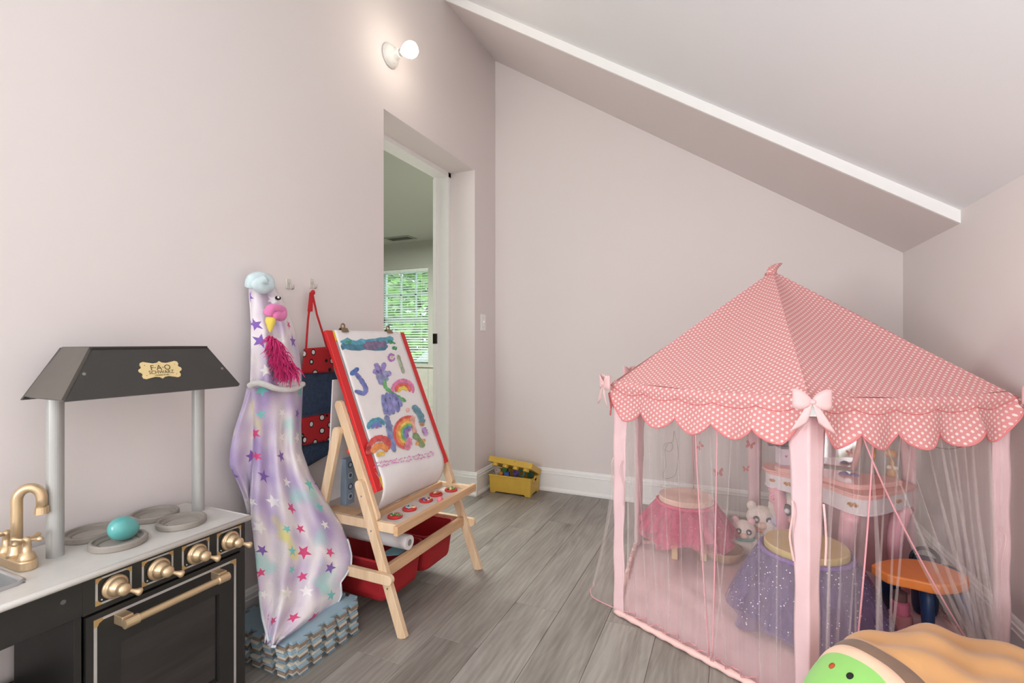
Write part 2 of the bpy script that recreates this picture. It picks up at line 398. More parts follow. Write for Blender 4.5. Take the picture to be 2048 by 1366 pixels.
obj('head_rail', box(nwx0 + .005, nwx1 - .005, NY + .02, NY + .06, nwz1 - .045, nwz1 - .002), BLM, bl)
nz = 36
for i in range(nz):
    z = nwz0 + .03 + (nwz1 - nwz0 - .09) * i / (nz - 1); tl = .012
    v = [(nwx0 + .008, NY + .022, z - tl / 2), (nwx1 - .008, NY + .022, z - tl / 2), (nwx1 - .008, NY + .058, z + tl / 2), (nwx0 + .008, NY + .058, z + tl / 2)]
    v += [(a, b, c + .003) for a, b, c in v]
    obj('slat', (v, [(0, 1, 2, 3), (7, 6, 5, 4), (0, 4, 5, 1), (1, 5, 6, 2), (2, 6, 7, 3), (3, 7, 4, 0)]), BLM, bl)
for t in (.12, .86):
    xx = nwx0 + (nwx1 - nwx0) * t
    obj('cord', tube([(xx, NY + .018, nwz0 + .02), (xx, NY + .018, nwz1 - .03)], .002, 5), BLM, bl)
vt = thing('ceiling_vent', 'pale metal air vent in the ceiling of the next room', 'vent', (-3.45, 4.62, NH - .012))
vc = onz(800, 476, NH)
vt.location = (vc.x, vc.y, NH - .012); ORG[vt.name] = Vector(vt.location)
VM = mat('grey_vent_metal', (150, 150, 138), .5); 
obj('frame', join(box(vc.x - .2, vc.x + .2, vc.y - .1, vc.y - .075, NH - .012, NH), box(vc.x - .2, vc.x + .2, vc.y + .075, vc.y + .1, NH - .012, NH), box(vc.x - .2, vc.x - .175, vc.y - .075, vc.y + .075, NH - .012, NH), box(vc.x + .175, vc.x + .2, vc.y - .075, vc.y + .075, NH - .012, NH)), VM, vt)
for i in range(9):
    yy = vc.y - .065 + i * .0162
    obj('louver', box(vc.x - .175, vc.x + .175, yy - .004, yy + .004, NH - .01, NH - .001), mat('dark_vent', (90, 92, 84), .6), vt)
# outdoors behind that window
LEAF1 = mat('light_green_leaves', (150, 186, 110), .6, var=.35, vs=3); LEAF2 = mat('deep_green_leaves', (62, 96, 62), .6, var=.4, vs=3); BARK = mat('grey_bark', (92, 82, 72), .9)  # one light yellow green leaf colour, one deep green
def tree(loc, hgt, rad, lm, label, seed, nl=900, low=.5):
    rn = random.Random(seed); t = thing('garden_tree', label, 'tree', loc, 'trees outside the window')
    V, Fa = [], []
    for i in range(nl):
        while True:
            p = Vector((rn.uniform(-1, 1), rn.uniform(-1, 1), rn.uniform(-1, 1)))
            if .35 < p.length < 1: break
        c = Vector(loc) + Vector((p.x * rad, p.y * rad, hgt * (low + (1 - low) / 2) + p.z * hgt * (1 - low) / 2))
        a = Vector((rn.uniform(-1, 1), rn.uniform(-1, 1), rn.uniform(-.6, .6))).normalized(); s, q, _ = basis(a); L = rn.uniform(.08, .17)
        n = len(V); V += [c - s * L, c + q * L * .45 + a * .02, c + s * L, c - q * L * .45 + a * .02]; Fa.append((n, n + 1, n + 2, n + 3))
    f = obj('foliage', (V, Fa), lm, t); f['kind'] = 'stuff'
    obj('trunk', tube([loc, (loc[0] + .05, loc[1], loc[2] + hgt * .4), (loc[0], loc[1] + .05, loc[2] + hgt * .8)], [.12, .09, .03], 8), BARK, t)
    return t
tree((-6.6, 9.4, -3.0), 6.2, 1.2, LEAF1, 'light yellow green tree outside the window seen through the doorway', 3, 1800, .45)
tree((-9.5, 14.0, -3.2), 8.2, 3.4, LEAF2, 'dark green tree behind the light green tree outside the window', 5, 3600, .2)
rf = [ony(v[0], v[1], 7.6) for v in ((800, 735), (870, 640), (905, 640), (905, 770), (800, 770))]
SHING = mat('grey_roof_shingles', (176, 182, 176), .9, var=.2, vs=40)
rp = thing('neighbouring_roof', 'grey shingled roof slope outside the window below the trees', 'roof', (rf[0].x, 7.6, rf[3].z))
obj('roof_slope', prism([(p.x, p.z) for p in rf], (0, 7.6, 0), (1, 0, 0), (0, .35, .9), (0, .9, -.3), .12), SHING, rp)

# ================================================================== wall fittings
bp = onx(779, 112, WX)
wl = thing('wall_light', 'bare lit bulb in a white porcelain holder high on the left wall', 'light', (WX, bp.y, bp.z))
PORC = mat('white_porcelain', (236, 236, 230), .2, var=.01, coat=.3)
obj('holder', lathe([(.056, 0), (.060, .004), (.058, .012), (.050, .024), (.036, .036), (.026, .044), (.023, .062), (.0215, .066)], (WX, bp.y, bp.z), (1, 0, 0), 28), PORC, wl, smooth=True)
obj('screw_collar', lathe([(.018, .060), (.018, .078), (.0165, .08)], (WX, bp.y, bp.z), (1, 0, 0), 20), mat('aluminium', (200, 200, 196), .3, .8), wl, smooth=True)
for s in (-1, 1):
    obj('screw', lathe([(.004, 0), (.004, .002), (.002, .003)], (WX + .027, bp.y, bp.z + s * .042), (1, 0, 0), 10), mat('aluminium', (200, 200, 196)), wl)
BULB = mat('lit_bulb_glass', (255, 244, 228), .3, var=0, emit=6)
obj('bulb', lathe([(.015, .076), (.018, .084), (.025, .094), (.034, .108), (.039, .122), (.040, .132), (.037, .146), (.029, .158), (.016, .166), (1e-5, .169)], (WX, bp.y, bp.z), (1, 0, 0), 24), BULB, wl, smooth=True)
pt = bpy.data.lights.new('bulb_glow', 'POINT'); pt.energy = 0.9; pt.color = (1, .86, .7); pt.shadow_soft_size = .05
po = bpy.data.objects.new('bulb_glow', pt); C.objects.link(po); po.parent = wl; po.location = (.23, 0, 0)
# light switch
sp = onx(965.5, 645, WX)
sw = thing('light_switch', 'white toggle light switch plate beside the doorway', 'switch', (WX, sp.y, sp.z))
obj('plate', box(WX, WX + .006, sp.y - .035, sp.y + .035, sp.z - .058, sp.z + .058), TRIM, sw, bevel=.003)
obj('toggle', prism([(0, -.006), (.014, .004), (.012, .009), (0, .008)], (WX + .006, sp.y - .004, sp.z), (1, 0, 0), (0, 0, 1), (0, 1, 0), .008), TRIM, sw)
for s in (-1, 1): obj('screw', lathe([(.003, 0), (.003, .0012), (1e-5, .0014)], (WX + .006, sp.y, sp.z + s * .03), (1, 0, 0), 8), mat('aluminium', (200, 200, 196)), sw)
# adhesive hooks
CLEAR = mat('clear_plastic_hook', (222, 214, 206), .15, var=.01, coat=.4); CHR = mat('chrome', (190, 188, 184), .2, .9)
def hook(u, v, label):
    p = onx(u, v, WX); t = thing('wall_hook', label, 'hook', (WX, p.y, p.z), 'adhesive hooks on the left wall')
    obj('backplate', box(WX, WX + .004, p.y - .011, p.y + .011, p.z - .018, p.z + .022), CLEAR, t, bevel=.0018)
    obj('prong', tube(smooth_path([(WX + .004, p.y, p.z + .008), (WX + .012, p.y, p.z - .004), (WX + .018, p.y, p.z - .018), (WX + .028, p.y, p.z - .018), (WX + .032, p.y, p.z - .004)], 5), .0028, 8), CHR, t, smooth=True)
    return p
hook(576, 569, 'empty clear wall hook between the hooded blanket and the red apron')
hp = hook(622, 568, 'clear wall hook holding the red apron strap')
hb = hook(512, 570, 'clear wall hook hidden under the knotted top of the hooded blanket')

# ================================================================== play kitchen
KX0, KX1, KY0, KY1, KZ = WX + .028, -1.277, .12, .975, .543
kt = thing('play_kitchen', 'black and grey toy kitchen with gold knobs and a hood against the left wall', 'toy kitchen', ((KX0 + KX1) / 2, .55, 0))
BX1 = -1.290
sx0, sx1, sy0, sy1 = -1.535, -1.352, .27, .512
top = obj('countertop', join(box(KX0, KX1, sy1, KY1, KZ - .014, KZ), box(KX0, KX1, KY0, sy0, KZ - .014, KZ), box(KX0, sx0, sy0, sy1, KZ - .014, KZ), box(sx1, KX1, sy0, sy1, KZ - .014, KZ)), COUNT, kt)
obj('edge_strip', tube([(KX1, KY0, KZ - .006), (KX1, KY1 + .004, KZ - .006)], .007, 10), COUNT, top, smooth=True)
obj('edge_strip', tube([(KX0, KY1, KZ - .006), (KX1, KY1 + .001, KZ - .006)], .007, 10), COUNT, top, smooth=True)
obj('end_panel', box(KX0 + .004, BX1, KY1 - .020, KY1 - .004, 0, KZ - .014), BLACKP, kt, bevel=.001)
obj('end_panel', box(KX0 + .004, BX1, KY0 + .004, KY0 + .02, 0, KZ - .014), BLACKP, kt, bevel=.001)
obj('divider', box(KX0 + .004, BX1 - .004, .568, .582, 0, KZ - .014), BLACKP, kt, bevel=.001)
obj('back_panel', box(KX0, KX0 + .006, .582, KY1 - .02, .02, KZ - .014), BLACKP, kt)
obj('back_panel', box(KX0, KX0 + .006, KY0 + .02, .568, .02, .24), BLACKP, kt)
obj('base_panel', box(KX0 + .006, BX1 - .006, KY0 + .02, KY1 - .02, .02, .036), BLACKP, kt)
obj('apron', box(BX1 - .014, BX1, KY0 + .02, .582, .450, KZ - .014), BLACKP, kt, bevel=.001)
cp = obj('control_panel', box(BX1 - .014, BX1, .582, KY1 - .02, .447, KZ - .014), BLACKP, kt, bevel=.001)
# oven door: frame with recessed glass
DX = BX1; dy0, dy1, dz0, dz1 = .588, .955, .042, .441
gy0, gy1, gz0, gz1 = .655, .893, .112, .352
door = obj('oven_door', join(box(DX - .014, DX, dy0, gy0, dz0, dz1), box(DX - .014, DX, gy1, dy1, dz0, dz1), box(DX - .014, DX, gy0, gy1, gz1, dz1), box(DX - .014, DX, gy0, gy1, dz0, gz0)), BLACKP, kt)
gm = mat('dark_oven_glass', (34, 31, 30), .08, var=.05, spec=.9, coat=.6)
obj('oven_window', box(DX - .013, DX - .009, gy0 - .004, gy1 + .004, gz0 - .004, gz1 + .004), gm, door, label='dark shiny oven window')
TRS = mat('silver_line_paint', (190, 186, 182), .45, .2); TRG = mat('gold_corner_paint', (190, 156, 104), .45, .35)
def frame_line(y0, y1, z0, z1, x, wd, par, cl):
    e = .0012
    obj('trim_line', join(box(x, x + e, y0, y0 + wd, z0, z1), box(x, x + e, y1 - wd, y1, z0, z1), box(x, x + e, y0 + wd, y1 - wd, z0, z0 + wd), box(x, x + e, y0 + wd, y1 - wd, z1 - wd, z1)), TRS, par)
    for ya, s in ((y0, 1), (y1, -1)):
        for za, q in ((z0, 1), (z1, -1)):
            P = [(0, 0), (cl, 0), (cl * .95, wd * 1.15), (wd * 1.6, wd * 1.7), (wd * 1.15, cl * .95), (0, cl)]
            obj('trim_corner', prism(P, (x + e, ya, za), (0, s, 0), (0, 0, q), (1, 0, 0), .0006), TRG, par)
frame_line(.602, .942, .060, .429, DX, .006, door, .017)
for s, yy in ((1, .652), (-1, .880)):
    obj('handle_bracket', box(DX, DX + .034, yy - .012, yy + .012, .402, .424), GOLD, door, bevel=.002)
hd = obj('handle', join(lathe([(.0085, 0), (.0085, .236)], (DX + .040, .648, .410), (0, 1, 0), 16)), GOLD, door, smooth=False)
for yy, d in ((.640, 1), (.892, -1)):
    obj('handle_end', lathe([(.006, 0), (.0112, .001), (.0112, .030), (.009, .032)], (DX + .040, yy, .410), (0, d, 0), 16), GOLD, door)
def knob(y):
    z = .489
    frame_line(y - .036, y + .036, z - .030, z + .031, BX1, .0042, cp, .012)
    obj('indicator_dot', lathe([(.0016, 0), (.0016, .001)], (BX1 + .0002, y - .024, z - .02), (1, 0, 0), 8), mat('white_dot', (235, 235, 232)), cp)
    kn = obj('knob', lathe([(.025, 0), (.0265, .003), (.026, .007), (.0225, .0095), (.021, .010), (.0205, .014), (.0165, .021), (.0125, .026), (.0105, .029), (.0115, .033), (.0135, .037), (.0135, .042), (.010, .047), (.004, .050), (1e-5, .0502)], (BX1 + .001, y, z), (1, 0, 0), 28), GOLD, kt, smooth=True)
    obj('lever', lathe([(.004, 0), (.0045, .008), (.0042, .016), (.006, .024), (.0085, .028), (.0088, .033), (.006, .036), (1e-5, .0365)], (BX1 + .040, y, z), (.35, .75, -.42), 14), GOLD, kn, smooth=True)
for i in range(4): knob(.641 + i * .0935)
obj('bolt_cover', lathe([(.005, 0), (.005, .0008), (.003, .001), (.0025, .0004)], (BX1, .548, .497), (1, 0, 0), 14), mat('dull_bolt', (104, 102, 100), .5, .3), kt)
# hood on two posts
hx0, hxb, hxt = -1.490, -1.322, -1.366; hz0, hz1 = .919, 1.032
hood = obj('hood_front', prism([(.566, 0), (.976, 0), (.905, 1), (.636, 1)], (hxb, 0, hz0), (0, 1, 0), (hxt - hxb, 0, hz1 - hz0), (-1, 0, -.25), .008), mat('hood_charcoal', (62, 60, 58), .45, var=.05), kt)
HG = mat('hood_charcoal', (62, 60, 58))
def slab(q, off):
    n = (Vector(q[1]) - Vector(q[0])).cross(Vector(q[3]) - Vector(q[0])).normalized() * off
    v = [Vector(p) for p in q] + [Vector(p) + n for p in q]
    return v, [(3, 2, 1, 0), (4, 5, 6, 7), (0, 1, 5, 4), (1, 2, 6, 5), (2, 3, 7, 6), (3, 0, 4, 7)]
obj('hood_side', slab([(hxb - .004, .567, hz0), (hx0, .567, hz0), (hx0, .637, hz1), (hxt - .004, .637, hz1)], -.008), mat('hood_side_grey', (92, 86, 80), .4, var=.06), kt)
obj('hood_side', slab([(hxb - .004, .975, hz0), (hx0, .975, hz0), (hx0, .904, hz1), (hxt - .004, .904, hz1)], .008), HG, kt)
obj('hood_back', prism([(.556, -.004), (.986, -.004), (.912, hz1 - hz0 + .003), (.629, hz1 - hz0 + .003)], (hx0 - .006, 0, hz0), (0, 1, 0), (0, 0, 1), (1, 0, 0), .008), HG, kt)
obj('hood_top', box(hx0 - .004, hxt + .002, .632, .909, hz1 - .001, hz1 + .005), BLACKP, kt, bevel=.001)
for yy in (.603, .941):
    obj('post', lathe([(.0165, 0), (.0165, hz0 - KZ + .03)], (-1.455, yy, KZ), (0, 0, 1), 28), SILV, kt, smooth=False)
nrm = Vector((hz1 - hz0, 0, hxb - hxt)).normalized(); upv = Vector((hxt - hxb, 0, hz1 - hz0)).normalized()
for u, v in ((168, 748), (444, 737)):
    p = onp(u, v, (hxb, 0, hz0), nrm)
    obj('screw', lathe([(.0036, 0), (.0036, .0012), (.0024, .0013), (.002, .0004)], p, nrm, 14), mat('bolt_ring', (150, 144, 138), .4, .5), hood)
pc = onp(321, 740, (hxb, 0, hz0), nrm)
half = [(0, .0245), (.006, .020), (.016, .0185), (.030, .0215), (.038, .0235), (.0445, .021), (.0465, .015), (.044, .010), (.046, .0065), (.0505, .004), (.052, 0)]
q1 = half + [(x, -y) for x, y in half[-2::-1]]
outl = q1 + [(-x, y) for x, y in q1[-2:0:-1]]
badge = obj('nameplate', prism([(x, y * .98) for x, y in outl], pc, (0, 1, 0), upv, nrm, .0022), mat('cream_gold_badge', (236, 212, 156), .4, .15, var=.03), hood, label='cream gold plaque with shop lettering')
LET = mat('brown_lettering', (92, 78, 52), .6)
obj('lettering', textmesh('F·A·O', .0200, pc + upv * .0055, (0, 1, 0), upv, nrm, .0026, .0002), LET, badge)
obj('lettering', textmesh('SCHWARZ', .0125, pc - upv * .0065, (0, 1, 0), upv, nrm, .0026, .0002), LET, badge)
obj('lettering', textmesh('– FOUNDED IN 1862 –', .0040, pc - upv * .0145, (0, 1, 0), upv, nrm, .0026, .0002), LET, badge)
for a in (-1, 1):
    for b in (-1, 1): obj('rivet', lathe([(.0013, 0), (.0008, .0008)], pc + Vector((0, a * .036, 0)) + upv * b * .0135 + nrm * .0022, nrm, 8), mat('copper_rivet', (188, 140, 90), .4, .5), badge)
# burners
BPOS = [(-1.394, .703), (-1.516, .703), (-1.514, .854), (-1.388, .852)]
for bx, by in BPOS:
    b = obj('burner', lathe([(.0575, 0), (.0595, .003), (.0595, .013), (.057, .0165), (.0535, .017), (.051, .0155), (.0495, .010), (.044, .0075), (.0425, .0065), (.041, .003), (1e-5, .003)], (bx, by, KZ), (0, 0, 1), 40), BURN, kt, smooth=False)
    obj('inset_disc', lathe([(.040, .003), (.040, .0042), (1e-5, .0042)], (bx, by, KZ), (0, 0, 1), 32), mat('inset_grey', (172, 166, 158), .5), b)
    obj('vent_hole', lathe([(.002, .0171), (.002, .0174)], (bx + .02, by - .051, KZ), (0, 0, 1), 8), BLACKP, b)
# sink
SB = mat('sink_grey', (160, 160, 160), .35, .2)
sk = obj('sink', join(box(sx0, sx1, sy0, sy1, KZ - .07, KZ - .065), box(sx0, sx0 + .004, sy0, sy1, KZ - .07, KZ), box(sx1 - .004, sx1, sy0, sy1, KZ - .07, KZ), box(sx0, sx1, sy0, sy0 + .004, KZ - .07, KZ), box(sx0, sx1, sy1 - .004, sy1, KZ - .07, KZ)), SB, kt)
obj('sink_rim', tube([(sx0, sy0, KZ + .001), (sx1 - .012, sy0, KZ + .001), (sx1, sy0 + .012, KZ + .001), (sx1, sy1 - .014, KZ + .001), (sx1 - .014, sy1, KZ + .001), (sx0, sy1, KZ + .001)], .0055, 8, closed=True), mat('rim_grey', (186, 184, 184), .3, .3), sk, smooth=True)
# faucet
FYC, FXC = .543, -1.476
pl = []
for i in range(13): a = -math.pi / 2 + math.pi * i / 12; pl.append((.048 + .018 * math.cos(a), .018 * math.sin(a)))
for i in range(13): a = math.pi / 2 + math.pi * i / 12; pl.append((-.048 + .018 * math.cos(a), .018 * math.sin(a)))
fa = obj('faucet', prism(pl, (FXC, FYC, KZ), (1, 0, 0), (0, 1, 0), (0, 0, 1), .022), GOLD, kt, bevel=.003, label='champagne gold toy faucet')
sd = Vector((.62, .78, 0)); rr = .0215; zt = .688
path = [Vector((FXC, FYC, KZ + .02)), Vector((FXC, FYC, zt - .04))] + [Vector((FXC, FYC, zt)) + sd * (rr - rr * math.cos(a)) + Vector((0, 0, rr * math.sin(a) * 1.25)) for a in [math.pi * i / 14 for i in range(15)]] + [Vector((FXC, FYC, zt - .022)) + sd * 2 * rr]
obj('spout', tube(path, .0105, 14), GOLD, fa, smooth=True)
e = Vector((FXC, FYC, zt - .018)) + sd * 2 * rr
obj('spout_tip', lathe([(.0105, 0), (.0125, .002), (.0135, .017), (.011, .0175), (.010, .010)], e, (0, 0, -1), 18), GOLD, fa)
obj('collar', lathe([(.018, .02), (.0165, .030), (.014, .034), (.0135, .045), (.011, .047)], (FXC, FYC, KZ), (0, 0, 1), 20), GOLD, fa, smooth=True)
for dx in (-.046, .046):
    h = obj('tap_handle', lathe([(.0155, .02), (.016, .024), (.0125, .036), (.0085, .038), (.0075, .060), (.009, .062), (.0085, .068), (.004, .072), (1e-5, .0722)], (FXC + dx, FYC, KZ), (0, 0, 1), 18), GOLD, fa, smooth=True)
    for a in (.5, .5 + math.pi / 2, .5 + math.pi, .5 + 1.5 * math.pi):
        obj('tap_arm', lathe([(.0035, .004), (.003, .016), (.0035, .020), (.0055, .024), (.0055, .029), (.003, .033), (1e-5, .0335)], (FXC + dx, FYC, KZ + .064), (math.cos(a), math.sin(a), .08), 10), GOLD, h, smooth=True)
# toy egg
ec = onz(237, 1071, KZ + .034)
Vv, Ff = ball((0, 0, 0), 1, 24, m=14)
rm = Matrix.Rotation(R(-28), 3, 'X') @ Matrix.Rotation(R(15), 3, 'Z')
egg = [rm @ Vector((v.x * .026, v.y * .040 * (1 + .08 * v.y), v.z * .029)) for v in Vv]
mz = min(v.z for v in egg)
eg = obj('toy_egg', ([v + Vector((-1.394, .712, KZ + .0048 - mz)) for v in egg], Ff), mat('teal_glossy_plastic', (98, 178, 176), .22, var=.05, coat=.3), smooth=True)
tag(eg, 'glossy teal plastic egg lying on the front burner of the toy kitchen', 'toy egg')

# ================================================================== foam mats stack
MX0, MY0, MS, MT = -1.527, 1.098, .284, .0092
def mat_outline(S=MS, n=5, d=.017):
    step = S / n; side = []
    for i in range(n):
        a = i * step; c = a + step / 2; w0, w1 = step * .20, step * .30
        side += [(a, 0), (c - w0, 0), (c - w1, -d), (c + w1, -d), (c + w0, 0)]
    out = []
    for k in range(4):
        for x, y in side:
            for _ in range(k): x, y = S - y, x
            out.append((x, y))
    return out
MO = mat_outline()
MCOL = [((156, 182, 196), 'pale blue'), ((212, 204, 190), 'cream'), ((118, 142, 158), 'slate blue'), ((148, 130, 116), 'taupe'), ((196, 204, 206), 'light grey')]
ordn = ['topmost', 'second', 'third', 'fourth', 'fifth', 'sixth', 'seventh', 'eighth', 'ninth', 'tenth', 'eleventh', 'lowest']
seq = [2, 1, 3, 0, 1, 2, 3, 1, 0, 1, 3, 0]
for i in range(12):
    ci, nm = MCOL[seq[i]]; jx, jy = random.uniform(-.005, .005), random.uniform(-.006, .006)
    m = obj('foam_mat', prism([(x, y) for x, y in MO], (MX0 + jx, MY0 + jy, i * MT), (1, 0, 0), (0, 1, 0), (0, 0, 1), MT - .0008), mat('foam_' + nm.replace(' ', '_'), ci, .85, var=.05, bump=.05, bs=200))
    tag(m, '%s interlocking foam floor mat, %s of its stack' % (nm, ordn[11 - i] if i < 11 else 'topmost') if 0 < i < 11 else ('%s interlocking foam floor mat with cut letters, topmost of its stack' % nm if i == 11 else '%s interlocking foam floor mat on the floor, lowest of its stack' % nm), 'foam mat', 'stacked interlocking foam mats')
    if i == 11:
        for s, a, b in (('F', .075, .235), ('E', .115, .262)):
            obj('letter', textmesh(s, .055, (MX0 + a + .04, MY0 - .085 + b * .55, 12 * MT - .0008), (.55, .83, 0), (-.83, .55, 0), (0, 0, 1), .0004, .0004), mat('dark_letter_foam', (62, 66, 74), .8), m)

# ================================================================== hooded star blanket
def m_stars():
    n = N('lavender_star_fleece'); n.b.inputs['Roughness'].default_value = .95; n.b.inputs['Specular IOR Level'].default_value = .1; n.b.inputs['Sheen Weight'].default_value = .1
    co = n.coord('UV')
    f1 = n.noise(n.mapv(co, (6.5, 3.4, 1)), 1, 2); f2 = n.noise(n.mapv(co, (5.0, 4.4, 1), (3, 7, 2)), 1, 2)
    base = n.ramp(f1, [(.34, lin((182, 162, 208))), (.45, lin((216, 202, 224))), (.56, lin((242, 234, 236))), (.68, lin((204, 186, 216)))])
    mint = n.ramp(f2, [(.58, (0, 0, 0, 1)), (.68, (1, 1, 1, 1))]); yel = n.ramp(f2, [(.30, (1, 1, 1, 1)), (.37, (0, 0, 0, 1))])
    base = n.mix(mint, base, lin((178, 224, 220))); base = n.mix(yel, base, lin((240, 232, 160)))
    sp = n.new('ShaderNodeSeparateXYZ'); n.link(co, sp.inputs[0])
    cb = n.new('ShaderNodeCombineXYZ'); n.put(cb.inputs[0], n.math('MULTIPLY', sp.outputs[0], 11.5)); n.put(cb.inputs[1], n.math('MULTIPLY', sp.outputs[1], 11.5))
    vo = n.new('ShaderNodeTexVoronoi'); vo.voronoi_dimensions = '2D'; vo.inputs['Scale'].default_value = 1; vo.inputs['Randomness'].default_value = .42; n.link(cb.outputs[0], vo.inputs['Vector'])
    d = n.new('ShaderNodeVectorMath', operation='SUBTRACT'); n.link(cb.outputs[0], d.inputs[0]); n.link(vo.outputs['Position'], d.inputs[1])
    ds = n.new('ShaderNodeSeparateXYZ'); n.link(d.outputs[0], ds.inputs[0])
    cs = n.new('ShaderNodeSeparateColor'); n.link(vo.outputs['Color'], cs.inputs[0])
    r = n.math('SQRT', n.math('ADD', n.math('MULTIPLY', ds.outputs[0], ds.outputs[0]), n.math('MULTIPLY', ds.outputs[1], ds.outputs[1])))
    ang = n.math('ADD', n.math('ARCTAN2', ds.outputs[1], ds.outputs[0]), n.math('MULTIPLY', cs.outputs[1], 6.28))
    s5 = math.pi / 5
    phi = n.math('ABSOLUTE', n.math('SUBTRACT', n.math('MODULO', n.math('ADD', ang, 62.83 + s5), 2 * s5), s5))
    Rr = n.math('ADD', .20, n.math('MULTIPLY', cs.outputs[2], .14)); ri = n.math('MULTIPLY', Rr, .42)
    num = n.math('MULTIPLY', n.math('MULTIPLY', Rr, ri), math.sin(s5))
    den = n.math('ADD', n.math('MULTIPLY', Rr, n.math('SINE', phi)), n.math('MULTIPLY', ri, n.math('SINE', n.math('SUBTRACT', s5, phi))))
    inside = n.math('LESS_THAN', r, n.math('DIVIDE', num, den))
    scol = n.ramp(cs.outputs[0], [(0, lin((228, 92, 140))), (.28, lin((140, 108, 186))), (.5, lin((250, 246, 246))), (.78, lin((136, 214, 210)))], 'CONSTANT')
    n.col(n.mix(inside, base, scol)); n.bump(n.noise(n.coord(), 160, 4), .45, .004); return n.m
STAR = m_stars()
LASTROWS = []
def drape(name, tab, xt, folds, mat_, parent, nu=56, nv=70, amp=.012, thick=.035, ph=0.0, edge=.035, pull=None):
    UV = []; v0, v1 = tab[0][0], tab[-1][0]; V = []; rows = []
    for j in range(nv + 1):
        v = v0 + (v1 - v0) * j / nv; uL, uR = interp(tab, v)[:2]; xf = interp(xt, v)[0]; fr = []; bk = []
        for i in range(nu + 1):
            s = i / nu; q = abs(2 * s - 1)
            dx = amp * min(1, .3 + j / nv * 1.6) * (math.cos(folds * 2 * math.pi * s + ph + 1.3 * math.sin(v * .012)) + .45 * math.cos(folds * 4.4 * s * 1.9 + v * .016 + ph)) - edge * q ** 5 + (interp(pull, v)[0] * s * s if pull else 0)
            p = onx(uL + (uR - uL) * s, v, xf + dx); fr.append(p)
            b = Vector(p); b.x = max(WX + .004, p.x - thick * (1 - .9 * q ** 4)); bk.append(b)
        ac = [0.0]
        for p, q_ in zip(fr, fr[1:]): ac.append(ac[-1] + (q_ - p).length * .9)
        m0 = ac[nu // 2]; ua = [(x_ - m0, -(v - 560) * .0019) for x_ in ac]; UV += ua + ua[::-1]
        rows.append(fr + bk[::-1])
    LASTROWS[:] = [(v0 + (v1 - v0) * j / nv, rows[j][:nu + 1]) for j in range(nv + 1)]
    n = len(rows[0]); V = [p for r in rows for p in r]; Fa = []
    for j in range(nv):
        for i in range(n):
            k = (i + 1) % n; Fa.append((j * n + i, j * n + k, (j + 1) * n + k, (j + 1) * n + i))
    Fa.append(tuple(range(n))); Fa.append(tuple(range(nv * n, nv * n + n))[::-1])
    return obj(name, (V, Fa), mat_, parent, smooth=True, uvs=UV)
bk = thing('hooded_blanket', 'lavender star print hooded fleece blanket with pink mane hanging from a wall hook', 'blanket', (WX, hb.y, hb.z))
xtab = [(560, -1.535), (640, -1.515), (765, -1.495), (900, -1.475), (1000, -1.45), (1100, -1.385), (1180, -1.335), (1295, -1.272)]
hood_x = [(560, -1.545), (640, -1.51), (765, -1.475)]
drape('skirt', [(770, 501, 606), (800, 503, 605), (850, 508, 603), (900, 507, 604), (950, 503, 622), (1000, 500, 652), (1050, 504, 684), (1085, 508, 697), (1110, 511, 703), (1130, 513, 702), (1150, 515, 692), (1165, 517, 681), (1190, 520, 683), (1205, 521, 676), (1235, 525, 640), (1262, 532, 600), (1280, 536, 568), (1293, 541, 552)], xtab, 2.6, STAR, bk, amp=.0115, nv=90, pull=[(880, 0), (950, .035), (1000, .075), (1060, .115), (1110, .13), (1170, .10), (1210, .06), (1295, 0)])
hem_ = [r[-1] for v, r in LASTROWS if v > 1075] + LASTROWS[-1][1][-2::-1] + [r[0] for v, r in LASTROWS[::-1] if v > 1180]
obj('hem', tube(hem_[::1], .0042, 6), mat('pale_mint_hem', (214, 220, 224), .95, var=.12, vs=25), bk, smooth=True)
drape('side_flap', [(775, 500, 520), (810, 489, 525), (860, 470, 528), (900, 462, 528), (930, 460, 526), (945, 467, 522), (970, 480, 520), (1000, 494, 516), (1030, 503, 512)], [(770, -1.52), (1040, -1.49)], 1.4, STAR, bk, amp=.008, thick=.03, nv=40, nu=24, edge=.015)
drape('hood', [(566, 501, 545), (590, 500, 562), (620, 502, 575), (660, 503, 590), (700, 503, 598), (740, 502, 603), (775, 501, 604)], hood_x, 2.2, STAR, bk, amp=.010, nv=50, ph=1.0, edge=.03)
# hem roll between hood and skirt
HEM = mat('pale_fleece_hem', (226, 226, 222), .95, var=.12, vs=25, sheen=.3)
hp_ = [onx(499, 772, -1.505), onx(512, 766, -1.478), onx(530, 769, -1.466), onx(548, 776, -1.462), onx(570, 779, -1.464), onx(590, 777, -1.472), onx(606, 768, -1.50)]
obj('hem_roll', tube(smooth_path(hp_, 6), .0105, 10), HEM, bk, smooth=True)
